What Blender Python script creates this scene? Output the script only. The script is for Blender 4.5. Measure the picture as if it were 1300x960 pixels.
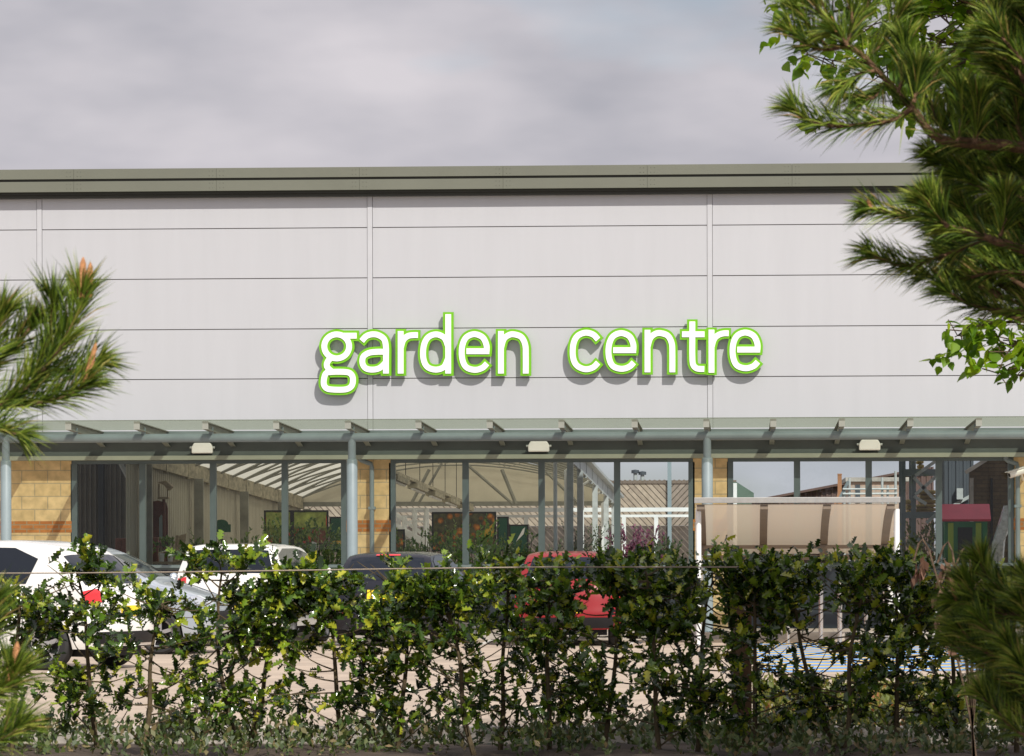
import bpy, math, random
import numpy as np
from mathutils import Vector, Matrix
R = math.radians
random.seed(7)
rng = np.random.default_rng(11)
scn = bpy.context.scene
col = scn.collection
for o in list(bpy.data.objects):
    bpy.data.objects.remove(o)

# ------------------------------------------------------------------ camera
FPX, CX, HY = 5200.0, 650.0, 690.0          # focal length and principal point for a 1300 x 960 frame
YAW, ROLL, EYE = math.atan(295 / 5200), -0.0026, 1.6
cam_d = bpy.data.cameras.new('camera')
cam = bpy.data.objects.new('camera', cam_d)
col.objects.link(cam)
RM = Matrix.Rotation(YAW, 3, 'Z') @ Matrix.Rotation(R(90), 3, 'X') @ Matrix.Rotation(ROLL, 3, 'Z')
cam.matrix_world = Matrix.Translation((0, 0, EYE)) @ RM.to_4x4()
cam_d.sensor_width = 36
cam_d.lens = 36 * FPX / 1300
cam_d.shift_y = (HY - 480) / 1300
cam_d.clip_end = 6000
cam_d.dof.use_dof = True
cam_d.dof.focus_distance = 68
cam_d.dof.aperture_fstop = 19
scn.camera = cam

# ------------------------------------------------------------------ light and sky
AZ, EL = R(27), R(41)
TO_SUN = Vector((math.cos(EL) * math.sin(AZ), -math.cos(EL) * math.cos(AZ), math.sin(EL)))
sd = bpy.data.lights.new('sun', 'SUN')
sd.energy = 4.75
sd.angle = R(0.53)
sd.color = (1.0, 0.95, 0.87)
sun = bpy.data.objects.new('sun', sd)
sun.rotation_euler = (-TO_SUN).to_track_quat('-Z', 'Y').to_euler()
sun.location = (20, -30, 40)
col.objects.link(sun)

w = bpy.data.worlds.new('World')
scn.world = w
w.use_nodes = True
nt = w.node_tree
nt.nodes.clear()
N, L = nt.nodes.new, nt.links.new
out = N('ShaderNodeOutputWorld')
bg = N('ShaderNodeBackground')
bg.inputs['Strength'].default_value = 0.1
sky = N('ShaderNodeTexSky')
sky.sky_type = 'NISHITA'
sky.sun_disc = False
sky.sun_elevation = EL
sky.sun_rotation = math.atan2(TO_SUN.x, TO_SUN.y)
tc = N('ShaderNodeTexCoord')
mp = N('ShaderNodeMapping')
mp.inputs['Scale'].default_value = (13, 13, 33)
mp.inputs['Location'].default_value = (3.1, 0.4, 1.2)
L(tc.outputs['Generated'], mp.inputs['Vector'])
n1 = N('ShaderNodeTexNoise')
n1.inputs['Scale'].default_value = 0.9
n1.inputs['Detail'].default_value = 4.5
n1.inputs['Roughness'].default_value = 0.48
L(mp.outputs['Vector'], n1.inputs['Vector'])
cr = N('ShaderNodeValToRGB')                 # light and dark of the cloud layer
cr.color_ramp.elements[0].position = 0.32
cr.color_ramp.elements[0].color = (0.415, 0.415, 0.465, 1)
cr.color_ramp.elements[1].position = 0.66
cr.color_ramp.elements[1].color = (0.69, 0.655, 0.69, 1)
L(n1.outputs['Fac'], cr.inputs['Fac'])
sc = N('ShaderNodeVectorMath'); sc.operation = 'SCALE'
sc.inputs['Scale'].default_value = 10.0
L(cr.outputs['Color'], sc.inputs[0])
n2 = N('ShaderNodeTexNoise')                 # gaps in the cloud
n2.inputs['Scale'].default_value = 0.55
n2.inputs['Detail'].default_value = 4
L(mp.outputs['Vector'], n2.inputs['Vector'])
gr = N('ShaderNodeValToRGB')
gr.color_ramp.elements[0].position = 0.60
gr.color_ramp.elements[0].color = (1, 1, 1, 1)
gr.color_ramp.elements[1].position = 0.74
gr.color_ramp.elements[1].color = (0.35, 0.35, 0.35, 1)
L(n2.outputs['Fac'], gr.inputs['Fac'])
mx = N('ShaderNodeMix'); mx.data_type = 'RGBA'
L(gr.outputs['Color'], mx.inputs['Factor'])
L(sky.outputs['Color'], mx.inputs['A'])
L(sc.outputs['Vector'], mx.inputs['B'])
sx = N('ShaderNodeSeparateXYZ')               # an overcast sky is brighter overhead
L(tc.outputs['Generated'], sx.inputs['Vector'])
mr = N('ShaderNodeMapRange')
mr.inputs['From Min'].default_value = 0.12; mr.inputs['From Max'].default_value = 0.8
mr.inputs['To Min'].default_value = 1.0; mr.inputs['To Max'].default_value = 1.45
L(sx.outputs['Z'], mr.inputs['Value'])
s2 = N('ShaderNodeVectorMath'); s2.operation = 'SCALE'
L(mx.outputs['Result'], s2.inputs[0]); L(mr.outputs['Result'], s2.inputs['Scale'])
L(s2.outputs['Vector'], bg.inputs['Color'])
L(bg.outputs['Background'], out.inputs['Surface'])

scn.view_settings.view_transform = 'Standard'
scn.view_settings.look = 'None'
scn.view_settings.exposure = 0.0
scn.view_settings.gamma = 1.0
scn.view_settings.use_curve_mapping = False
scn.render.engine = 'CYCLES'
scn.cycles.transparent_max_bounces = 16
scn.cycles.max_bounces = 8

# ------------------------------------------------------------------ helpers
RMI = [list(r) for r in RM]
def U(px, py, Y):
    """world point at distance Y (metres) for a pixel of the 1300 x 960 photograph"""
    d = RM @ Vector(((px - CX) / FPX, -(py - HY) / FPX, -1.0))
    t = Y / d.y
    return Vector((d.x * t, Y, EYE + d.z * t))
def UX(px, Y, py=650): return U(px, py, Y).x
def UZ(py, Y, px=650): return U(px, py, Y).z

ORG = {}
def org(o):
    return ORG.get(o.name, Vector((0, 0, 0))) if o else Vector((0, 0, 0))
def tag(o, label=None, cat=None, group=None, kind=None):
    if label: o['label'] = label
    if cat: o['category'] = cat
    if group: o['group'] = group
    if kind: o['kind'] = kind
    return o
def thing(name, label, cat, loc=(0, 0, 0), rotz=0.0, group=None):
    o = bpy.data.objects.new(name, None)
    o.empty_display_size = 0.2
    o.location = loc
    o.rotation_euler = (0, 0, rotz)
    col.objects.link(o)
    ORG[o.name] = Vector(loc)
    return tag(o, label, cat, group)

class MB:
    def __init__(s):
        s.v, s.f, s.m = [], [], []
    def add(s, vs, fs, mi=0):
        b = len(s.v)
        s.v.extend([tuple(p) for p in vs])
        s.f.extend([tuple(b + i for i in f) for f in fs])
        s.m.extend([mi] * len(fs))
        return s
    def box(s, x0, x1, y0, y1, z0, z1, mi=0):
        vs = [(x0, y0, z0), (x1, y0, z0), (x1, y1, z0), (x0, y1, z0), (x0, y0, z1), (x1, y0, z1), (x1, y1, z1), (x0, y1, z1)]
        return s.add(vs, [(0, 3, 2, 1), (4, 5, 6, 7), (0, 1, 5, 4), (1, 2, 6, 5), (2, 3, 7, 6), (3, 0, 4, 7)], mi)
    def bar(s, a, b, wd, dp, up=(0, 0, 1), mi=0):
        a, b = Vector(a), Vector(b)
        d = (b - a).normalized()
        u = Vector(up)
        if abs(d.dot(u)) > 0.98: u = Vector((0, 1, 0))
        r = d.cross(u).normalized()
        u = r.cross(d).normalized()
        vs = []
        for p in (a, b):
            for i, j in ((-1, -1), (1, -1), (1, 1), (-1, 1)):
                vs.append(p + r * (i * wd / 2) + u * (j * dp / 2))
        return s.add(vs, [(0, 1, 2, 3), (7, 6, 5, 4), (0, 4, 5, 1), (1, 5, 6, 2), (2, 6, 7, 3), (3, 7, 4, 0)], mi)
    def tube(s, pts, r, n=8, mi=0, cap=True):
        pts = [Vector(p) for p in pts]
        rs = r if isinstance(r, (list, tuple)) else [r] * len(pts)
        vs, fs = [], []
        prev = None
        for i, p in enumerate(pts):
            d = (pts[min(i + 1, len(pts) - 1)] - pts[max(i - 1, 0)])
            if d.length < 1e-9: d = Vector((0, 0, 1))
            d.normalize()
            if prev is None:
                a = Vector((0, 0, 1)) if abs(d.z) < 0.9 else Vector((1, 0, 0))
                x = d.cross(a).normalized()
            else:
                x = (prev - d * prev.dot(d)).normalized()
            prev = x
            y = d.cross(x)
            for k in range(n):
                an = 2 * math.pi * k / n
                vs.append(p + (x * math.cos(an) + y * math.sin(an)) * rs[i])
        for i in range(len(pts) - 1):
            for k in range(n):
                fs.append((i * n + k, i * n + (k + 1) % n, (i + 1) * n + (k + 1) % n, (i + 1) * n + k))
        if cap:
            fs.append(tuple(range(n - 1, -1, -1)))
            fs.append(tuple((len(pts) - 1) * n + k for k in range(n)))
        return s.add(vs, fs, mi)
    def prism(s, poly, y0, y1, mi=0):
        """polygon in x,z extruded from y0 (front) to y1"""
        n = len(poly)
        vs = [(p[0], y0, p[1]) for p in poly] + [(p[0], y1, p[1]) for p in poly]
        fs = [tuple(range(n)), tuple(range(2 * n - 1, n - 1, -1))]
        for i in range(n):
            j = (i + 1) % n
            fs.append((j, i, n + i, n + j))
        return s.add(vs, fs, mi)
    def lathe(s, c, prof, n=24, axis='z', mi=0):
        """prof: (radius, height) list"""
        vs, fs = [], []
        for r, h in prof:
            for k in range(n):
                a = 2 * math.pi * k / n
                if axis == 'z': vs.append((c[0] + r * math.cos(a), c[1] + r * math.sin(a), c[2] + h))
                elif axis == 'y': vs.append((c[0] + r * math.cos(a), c[1] + h, c[2] + r * math.sin(a)))
                else: vs.append((c[0] + h, c[1] + r * math.cos(a), c[2] + r * math.sin(a)))
        m = len(prof)
        for i in range(m - 1):
            for k in range(n):
                fs.append((i * n + k, i * n + (k + 1) % n, (i + 1) * n + (k + 1) % n, (i + 1) * n + k))
        return s.add(vs, fs, mi)
    def build(s, name, mat, parent=None, smooth=False, local=False, bevel=0.0):
        me = bpy.data.meshes.new(name)
        off = Vector((0, 0, 0)) if local else org(parent)
        vs = [(p[0] - off.x, p[1] - off.y, p[2] - off.z) for p in s.v]
        me.from_pydata(vs, [], s.f)
        mats = mat if isinstance(mat, (list, tuple)) else [mat]
        for m in mats: me.materials.append(m)
        if len(mats) > 1:
            me.polygons.foreach_set('material_index', s.m)
        import bmesh
        bm = bmesh.new(); bm.from_mesh(me)
        bmesh.ops.recalc_face_normals(bm, faces=bm.faces)
        bm.to_mesh(me); bm.free()
        if smooth:
            me.polygons.foreach_set('use_smooth', [True] * len(me.polygons))
        me.update()
        o = bpy.data.objects.new(name, me)
        col.objects.link(o)
        if parent:
            o.parent = parent
            ORG[o.name] = org(parent)
        if bevel:
            b = o.modifiers.new('bevel', 'BEVEL'); b.width = bevel; b.segments = 2; b.limit_method = 'ANGLE'
        if smooth:
            me.set_sharp_from_angle(angle=R(40))
        return o

def np_mesh(name, verts, loops, counts, mat, parent=None, smooth=False):
    """fast mesh from numpy arrays; verts (n,3), faces flat list with counts"""
    off = org(parent)
    verts = np.asarray(verts, dtype=np.float32) - np.array(off, dtype=np.float32)
    me = bpy.data.meshes.new(name)
    me.vertices.add(len(verts)); me.vertices.foreach_set('co', verts.ravel())
    loops = np.asarray(loops, dtype=np.int32); counts = np.asarray(counts, dtype=np.int32)
    me.loops.add(len(loops)); me.loops.foreach_set('vertex_index', loops)
    starts = np.concatenate(([0], np.cumsum(counts)[:-1])).astype(np.int32)
    me.polygons.add(len(counts)); me.polygons.foreach_set('loop_start', starts)
    me.update(calc_edges=True)
    me.validate()
    if smooth: me.polygons.foreach_set('use_smooth', [True] * len(me.polygons))
    me.materials.append(mat)
    o = bpy.data.objects.new(name, me)
    col.objects.link(o)
    if parent:
        o.parent = parent
        ORG[o.name] = off
    return o

def catmull(pts, sub=6, closed=False):
    pts = [Vector(p) for p in pts]
    n = len(pts)
    res = []
    rngi = range(n) if closed else range(n - 1)
    for i in rngi:
        if closed:
            p0, p1, p2, p3 = pts[(i - 1) % n], pts[i], pts[(i + 1) % n], pts[(i + 2) % n]
        else:
            p0, p1, p2, p3 = pts[max(i - 1, 0)], pts[i], pts[i + 1], pts[min(i + 2, n - 1)]
        for k in range(sub):
            t = k / sub
            res.append(0.5 * ((2 * p1) + (p2 - p0) * t + (2 * p0 - 5 * p1 + 4 * p2 - p3) * t * t + (3 * p1 - p0 - 3 * p2 + p3) * t ** 3))
    if not closed: res.append(pts[-1])
    return res

# ------------------------------------------------------------------ materials
def base_mat(name):
    m = bpy.data.materials.new(name)
    m.use_nodes = True
    n = m.node_tree.nodes
    p = n['Principled BSDF']
    return m, m.node_tree, p
def c4(c): return (c[0], c[1], c[2], 1)
def mat(name, c, rough=0.6, metal=0.0, var=0.12, scale=3.0, bump=0.0, bscale=60.0, c2=None, spec=0.5, stretch=(1, 1, 1), coat=0.0):
    m, t, p = base_mat(name)
    p.inputs['Roughness'].default_value = rough
    p.inputs['Metallic'].default_value = metal
    p.inputs['Specular IOR Level'].default_value = spec
    if coat: p.inputs['Coat Weight'].default_value = coat; p.inputs['Coat Roughness'].default_value = 0.03
    tcn = t.nodes.new('ShaderNodeTexCoord')
    mpn = t.nodes.new('ShaderNodeMapping'); mpn.inputs['Scale'].default_value = stretch
    t.links.new(tcn.outputs['Object'], mpn.inputs['Vector'])
    ns = t.nodes.new('ShaderNodeTexNoise'); ns.inputs['Scale'].default_value = scale; ns.inputs['Detail'].default_value = 6
    ns.inputs['Roughness'].default_value = 0.6
    t.links.new(mpn.outputs['Vector'], ns.inputs['Vector'])
    rp = t.nodes.new('ShaderNodeValToRGB')
    a = c2 if c2 else tuple(x * (1 - var) for x in c)
    b = c if c2 else tuple(min(1, x * (1 + var)) for x in c)
    rp.color_ramp.elements[0].position = 0.3; rp.color_ramp.elements[0].color = c4(a)
    rp.color_ramp.elements[1].position = 0.7; rp.color_ramp.elements[1].color = c4(b)
    t.links.new(ns.outputs['Fac'], rp.inputs['Fac'])
    t.links.new(rp.outputs['Color'], p.inputs['Base Color'])
    if bump:
        nb = t.nodes.new('ShaderNodeTexNoise'); nb.inputs['Scale'].default_value = bscale; nb.inputs['Detail'].default_value = 4
        t.links.new(mpn.outputs['Vector'], nb.inputs['Vector'])
        bp = t.nodes.new('ShaderNodeBump'); bp.inputs['Strength'].default_value = bump; bp.inputs['Distance'].default_value = 0.01
        t.links.new(nb.outputs['Fac'], bp.inputs['Height'])
        t.links.new(bp.outputs['Normal'], p.inputs['Normal'])
    return m
def leaf_mat(name, cols, rough=0.4, trans=0.3, spec=0.5, tint=(0.5, 0.7, 0.1)):
    """colour differs leaf by leaf (random per mesh island)"""
    m, t, p = base_mat(name)
    g = t.nodes.new('ShaderNodeNewGeometry')
    rp = t.nodes.new('ShaderNodeValToRGB')
    els = rp.color_ramp.elements
    while len(els) < len(cols): els.new(0.5)
    for i, (pos, c) in enumerate(cols):
        els[i].position = pos; els[i].color = c4(c)
    t.links.new(g.outputs['Random Per Island'], rp.inputs['Fac'])
    t.links.new(rp.outputs['Color'], p.inputs['Base Color'])
    p.inputs['Roughness'].default_value = rough
    p.inputs['Specular IOR Level'].default_value = spec
    tr = t.nodes.new('ShaderNodeBsdfTranslucent')
    ml = t.nodes.new('ShaderNodeMix'); ml.data_type = 'RGBA'; ml.blend_type = 'MULTIPLY'; ml.inputs['Factor'].default_value = 0.0
    hs = t.nodes.new('ShaderNodeHueSaturation'); hs.inputs['Value'].default_value = 1.8; hs.inputs['Hue'].default_value = 0.485
    t.links.new(rp.outputs['Color'], hs.inputs['Color'])
    t.links.new(hs.outputs['Color'], tr.inputs['Color'])
    ms = t.nodes.new('ShaderNodeMixShader'); ms.inputs['Fac'].default_value = trans
    t.links.new(p.outputs['BSDF'], ms.inputs[1]); t.links.new(tr.outputs['BSDF'], ms.inputs[2])
    t.links.new(ms.outputs['Shader'], t.nodes['Material Output'].inputs['Surface'])
    return m
def brick_mat(name, c1, c2, mortar, bw, bh, mort=0.012, rough=0.85, rot=(R(90), 0, 0), bump=0.4, offset=0.5, loc=(0, 0, 0)):
    m, t, p = base_mat(name)
    tcn = t.nodes.new('ShaderNodeTexCoord')
    mpn = t.nodes.new('ShaderNodeMapping'); mpn.vector_type = 'POINT'
    mpn.inputs['Rotation'].default_value = (-rot[0], -rot[1], -rot[2])
    mpn.inputs['Location'].default_value = loc
    t.links.new(tcn.outputs['Object'], mpn.inputs['Vector'])
    b = t.nodes.new('ShaderNodeTexBrick')
    b.inputs['Scale'].default_value = 1.0
    b.inputs['Color1'].default_value = c4(c1); b.inputs['Color2'].default_value = c4(c2); b.inputs['Mortar'].default_value = c4(mortar)
    b.inputs['Brick Width'].default_value = bw; b.inputs['Row Height'].default_value = bh; b.inputs['Mortar Size'].default_value = mort
    b.inputs['Bias'].default_value = -0.1
    b.offset = offset
    t.links.new(mpn.outputs['Vector'], b.inputs['Vector'])
    ns = t.nodes.new('ShaderNodeTexNoise'); ns.inputs['Scale'].default_value = 7; ns.inputs['Detail'].default_value = 7
    t.links.new(tcn.outputs['Object'], ns.inputs['Vector'])
    rp = t.nodes.new('ShaderNodeValToRGB')
    rp.color_ramp.elements[0].position = 0.25; rp.color_ramp.elements[0].color = (0.72, 0.72, 0.72, 1)
    rp.color_ramp.elements[1].position = 0.75; rp.color_ramp.elements[1].color = (1.12, 1.12, 1.12, 1)
    t.links.new(ns.outputs['Fac'], rp.inputs['Fac'])
    mm = t.nodes.new('ShaderNodeMix'); mm.data_type = 'RGBA'; mm.blend_type = 'MULTIPLY'; mm.inputs['Factor'].default_value = 1
    t.links.new(b.outputs['Color'], mm.inputs['A']); t.links.new(rp.outputs['Color'], mm.inputs['B'])
    t.links.new(mm.outputs['Result'], p.inputs['Base Color'])
    p.inputs['Roughness'].default_value = rough
    p.inputs['Specular IOR Level'].default_value = 0.2
    bp = t.nodes.new('ShaderNodeBump'); bp.inputs['Strength'].default_value = bump; bp.inputs['Distance'].default_value = 0.01; bp.invert = True
    t.links.new(b.outputs['Fac'], bp.inputs['Height']); t.links.new(bp.outputs['Normal'], p.inputs['Normal'])
    return m
def glass_mat(name, tint, refl=0.07, rough=0.0, trans_col=None, transl=0.0):
    m, t, p = base_mat(name)
    t.nodes.remove(p)
    tp = t.nodes.new('ShaderNodeBsdfTransparent'); tp.inputs['Color'].default_value = c4(tint)
    gl = t.nodes.new('ShaderNodeBsdfGlossy'); gl.inputs['Roughness'].default_value = rough
    ms = t.nodes.new('ShaderNodeMixShader'); ms.inputs['Fac'].default_value = refl
    cur = tp.outputs['BSDF']
    if transl:
        tl = t.nodes.new('ShaderNodeBsdfTranslucent'); tl.inputs['Color'].default_value = c4(trans_col)
        df = t.nodes.new('ShaderNodeBsdfDiffuse'); df.inputs['Color'].default_value = c4(trans_col)
        ad = t.nodes.new('ShaderNodeMixShader'); ad.inputs['Fac'].default_value = 0.4
        t.links.new(tl.outputs['BSDF'], ad.inputs[1]); t.links.new(df.outputs['BSDF'], ad.inputs[2])
        m2 = t.nodes.new('ShaderNodeMixShader'); m2.inputs['Fac'].default_value = transl
        t.links.new(cur, m2.inputs[1]); t.links.new(ad.outputs['Shader'], m2.inputs[2])
        cur = m2.outputs['Shader']
    t.links.new(cur, ms.inputs[1]); t.links.new(gl.outputs['BSDF'], ms.inputs[2])
    t.links.new(ms.outputs['Shader'], t.nodes['Material Output'].inputs['Surface'])
    return m
def blossom_mat(name, bgc, fc, fc2, scale=9, thr=0.32):
    """printed flower picture: round blooms on dark foliage"""
    m, t, p = base_mat(name)
    tcn = t.nodes.new('ShaderNodeTexCoord')
    v = t.nodes.new('ShaderNodeTexVoronoi'); v.inputs['Scale'].default_value = scale
    t.links.new(tcn.outputs['Object'], v.inputs['Vector'])
    rp = t.nodes.new('ShaderNodeValToRGB'); e = rp.color_ramp.elements
    e[0].position = 0.0; e[0].color = c4(fc2)
    e[1].position = thr + 0.08; e[1].color = c4(bgc)
    k = e.new(thr * 0.55); k.color = c4(fc)
    k = e.new(thr); k.color = c4(tuple(x * 0.5 for x in fc))
    t.links.new(v.outputs['Distance'], rp.inputs['Fac'])
    ns = t.nodes.new('ShaderNodeTexNoise'); ns.inputs['Scale'].default_value = scale * 1.6; ns.inputs['Detail'].default_value = 5
    t.links.new(tcn.outputs['Object'], ns.inputs['Vector'])
    r2 = t.nodes.new('ShaderNodeValToRGB')
    r2.color_ramp.elements[0].position = 0.35; r2.color_ramp.elements[0].color = (0.35, 0.35, 0.35, 1)
    r2.color_ramp.elements[1].position = 0.65; r2.color_ramp.elements[1].color = (1.2, 1.2, 1.2, 1)
    t.links.new(ns.outputs['Fac'], r2.inputs['Fac'])
    mm = t.nodes.new('ShaderNodeMix'); mm.data_type = 'RGBA'; mm.blend_type = 'MULTIPLY'; mm.inputs['Factor'].default_value = 1
    t.links.new(rp.outputs['Color'], mm.inputs['A']); t.links.new(r2.outputs['Color'], mm.inputs['B'])
    t.links.new(mm.outputs['Result'], p.inputs['Base Color'])
    p.inputs['Roughness'].default_value = 0.5
    return m

M = {}
M['clad'] = mat('silver_cladding', (0.545, 0.553, 0.58), rough=0.38, metal=0.35, var=0.022, scale=1.0, stretch=(3.2, 1, 0.35), spec=0.4, bump=0.05, bscale=1.3)
M['strip'] = mat('joint_strip', (0.545, 0.553, 0.58), rough=0.38, metal=0.3, var=0.04)
M['groove'] = mat('panel_groove', (0.26, 0.22, 0.205), rough=0.8)
M['cap'] = mat('olive_grey_capping', (0.14, 0.146, 0.115), rough=0.45, var=0.06, scale=0.8)
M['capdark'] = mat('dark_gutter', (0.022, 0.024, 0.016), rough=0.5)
M['steel'] = mat('grey_blue_paint', (0.23, 0.285, 0.305), rough=0.42, var=0.1, scale=2.5)
M['frame'] = mat('window_frame_paint', (0.125, 0.165, 0.175), rough=0.4, var=0.08)
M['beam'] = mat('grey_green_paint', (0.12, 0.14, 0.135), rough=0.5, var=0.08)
M['beamlit'] = mat('sunlit_grey_green_paint', (0.34, 0.36, 0.29), rough=0.5, var=0.08)  # beam paint in a lighter tone: sunlight on the flange put into the colour
M['block'] = brick_mat('buff_blockwork', (0.84, 0.63, 0.345), (0.74, 0.535, 0.27), (0.55, 0.44, 0.28), 0.46, 0.228, 0.010, loc=(0.13, 0.06, 0))
M['brick'] = brick_mat('orange_brick', (0.60, 0.25, 0.085), (0.50, 0.19, 0.065), (0.42, 0.32, 0.2), 0.228, 0.075, 0.009)
M['rafter'] = mat('rafter_paint', (0.27, 0.28, 0.245), rough=0.5, var=0.1)
M['riser'] = mat('dark_blue_panel', (0.035, 0.045, 0.06), rough=0.4)
M['glass'] = glass_mat('window_glass', (0.88, 0.925, 0.935), refl=0.016)
M['canopy'] = glass_mat('canopy_glass', (0.74, 0.79, 0.68), refl=0.08, rough=0.10, trans_col=(0.24, 0.275, 0.215), transl=0.46)
M['white'] = mat('white_plastic', (0.86, 0.85, 0.82), rough=0.35, var=0.05)
M['letter'] = mat('white_letter_face', (0.88, 0.88, 0.86), rough=0.35, var=0.02)
M['green'] = mat('bright_green_edge', (0.15, 0.44, 0.008), rough=0.35, var=0.05)
M['galv'] = mat('galvanised_steel', (0.42, 0.44, 0.43), rough=0.5, metal=0.2, var=0.15, scale=8)
M['whitesteel'] = mat('white_painted_steel', (0.72, 0.73, 0.72), rough=0.5, var=0.08)
M['roofsheet'] = glass_mat('cream_polycarbonate', (0.5, 0.48, 0.42), refl=0.03, rough=0.3, trans_col=(0.90, 0.82, 0.66), transl=0.88)
M['gable'] = mat('cream_sheet', (0.66, 0.605, 0.48), rough=0.7, var=0.06)
M['tunnelsteel'] = mat('tunnel_steel', (0.23, 0.225, 0.185), rough=0.6, var=0.2, scale=4)
M['gutter'] = mat('weathered_gutter', (0.33, 0.295, 0.205), rough=0.75, var=0.45, scale=5, stretch=(1, 0.6, 2))
M['sidewall'] = mat('beige_ribbed_sheet', (0.44, 0.41, 0.325), rough=0.6, var=0.08, scale=1.5)
M['shed'] = mat('dark_grey_ribbed_sheet', (0.17, 0.165, 0.145), rough=0.5, var=0.15)
M['tarmac'] = mat('grey_tan_tarmac', (0.42, 0.34, 0.265), rough=0.95, var=0.20, scale=0.8, bump=0.5, bscale=40)
M['ground'] = mat('tarmac_ground', (0.24, 0.205, 0.175), rough=0.95, var=0.15, scale=0.4, bump=0.4, bscale=30)
M['pave'] = brick_mat('paving_flags', (0.42, 0.36, 0.29), (0.38, 0.32, 0.26), (0.25, 0.21, 0.18), 0.6, 0.4, 0.01, rot=(0, 0, 0))
M['kerb'] = mat('concrete_kerb', (0.38, 0.35, 0.31), rough=0.9, var=0.3, scale=4, bump=0.4, bscale=60)
M['soil'] = mat('brown_soil', (0.055, 0.038, 0.024), rough=1, var=0.4, scale=9, bump=1.0, bscale=30)
M['blue'] = mat('blue_road_paint', (0.17, 0.38, 0.72), rough=0.8, var=0.15, scale=4)
M['cream'] = mat('yellow_road_paint', (0.80, 0.60, 0.22), rough=0.8, var=0.12, scale=4)
M['whiteline'] = mat('white_road_paint', (0.66, 0.63, 0.58), rough=0.8, var=0.15, scale=4)
M['bark'] = mat('brown_bark', (0.10, 0.065, 0.04), rough=0.95, var=0.5, scale=25, bump=0.8, bscale=40)
M['pinebark'] = mat('pine_bark', (0.17, 0.095, 0.05), rough=0.95, var=0.5, scale=60, bump=1.0, bscale=120)
M['hollybark'] = mat('holly_bark', (0.085, 0.062, 0.03), rough=0.9, var=0.4, scale=20, bump=0.5, bscale=60)
M['bud'] = mat('orange_pine_bud', (0.52, 0.24, 0.10), rough=0.7, var=0.3, scale=90, bump=0.8, bscale=200)
M['tyre'] = mat('tyre_rubber', (0.022, 0.022, 0.023), rough=0.8)
M['rim'] = mat('alloy_rim', (0.55, 0.55, 0.56), rough=0.3, metal=0.8)
M['carglass'] = mat('car_glass', (0.010, 0.014, 0.022), rough=0.04, spec=0.35, var=0.05)
M['trim'] = mat('black_car_trim', (0.014, 0.014, 0.016), rough=0.55, spec=0.25)
M['redlamp'] = mat('red_tail_lamp', (0.62, 0.02, 0.025), rough=0.15, coat=0.6)
M['clearlamp'] = mat('clear_lamp', (0.65, 0.68, 0.72), rough=0.08, metal=0.6)
M['plate'] = mat('yellow_plate', (0.85, 0.60, 0.02), rough=0.4, var=0.03)
M['carwhite'] = mat('white_car_paint', (0.80, 0.79, 0.76), rough=0.25, var=0.01, coat=0.8)
M['carsilver'] = mat('blue_silver_car_paint', (0.50, 0.56, 0.63), rough=0.3, metal=0.5, var=0.02, coat=0.8)
M['cardark'] = mat('blue_black_car_paint', (0.012, 0.013, 0.02), rough=0.25, var=0.02, coat=0.25, spec=0.3)
M['carred'] = mat('red_car_paint', (0.24, 0.014, 0.018), rough=0.3, var=0.06, coat=0.3, spec=0.3)
M['poly'] = glass_mat('shelter_polycarbonate', (0.66, 0.56, 0.42), refl=0.05, rough=0.15, trans_col=(0.60, 0.51, 0.40), transl=0.74)
M['alu'] = mat('brushed_aluminium', (0.33, 0.325, 0.31), rough=0.45, metal=0.3, var=0.1, scale=12)
M['chrome'] = mat('stainless_steel', (0.66, 0.62, 0.58), rough=0.22, metal=0.9)
M['rib'] = mat('brown_shelter_rib', (0.17, 0.13, 0.095), rough=0.5)
M['fenceL'] = brick_mat('weathered_boards_one_way', (0.46, 0.375, 0.29), (0.35, 0.28, 0.215), (0.12, 0.09, 0.065), 2.6, 0.115, 0.012, rot=(R(90), 0, R(-47)), loc=(0.2, 0.3, 0))
M['fenceR'] = brick_mat('weathered_boards_other_way', (0.34, 0.275, 0.225), (0.27, 0.215, 0.175), (0.10, 0.08, 0.06), 2.6, 0.115, 0.012, rot=(R(90), 0, R(47)))
M['fencelow'] = brick_mat('shade_toned_boards', (0.11, 0.085, 0.07), (0.08, 0.062, 0.05), (0.19, 0.15, 0.12), 2.6, 0.115, 0.014, rot=(R(90), 0, R(-47)), loc=(0.2, 0.3, 0))  # same boards lower down, with the shade across them painted into the colour
M['fencecap'] = mat('grey_brown_capping', (0.17, 0.13, 0.10), rough=0.9)
M['brownshed'] = mat('brown_ribbed_sheet', (0.115, 0.065, 0.052), rough=0.7)
M['pinkbrick'] = brick_mat('pale_pink_brick', (0.50, 0.36, 0.28), (0.42, 0.29, 0.22), (0.45, 0.38, 0.32), 0.4, 0.16, 0.02)
M['greenroof'] = mat('green_hut_roof', (0.09, 0.14, 0.105), rough=0.7)
M['darkbrick'] = brick_mat('dark_brown_brick', (0.15, 0.11, 0.065), (0.11, 0.08, 0.05), (0.09, 0.07, 0.045), 0.225, 0.075, 0.008)
M['darkclad'] = mat('slate_ribbed_sheet', (0.055, 0.065, 0.075), rough=0.5)
M['rust'] = mat('rusty_timber', (0.33, 0.16, 0.08), rough=0.9)
M['rack'] = mat('racking_steel', (0.16, 0.19, 0.20), rough=0.5)
M['sack'] = mat('yellow_brown_sacks', (0.42, 0.30, 0.10), rough=0.7, var=0.5, scale=5)
M['playred'] = mat('red_play_roof', (0.50, 0.03, 0.055), rough=0.4)
M['playgreen'] = mat('green_play_wall', (0.02, 0.19, 0.06), rough=0.4)
M['playyellow'] = mat('yellow_green_play_trim', (0.32, 0.42, 0.03), rough=0.4)
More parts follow.
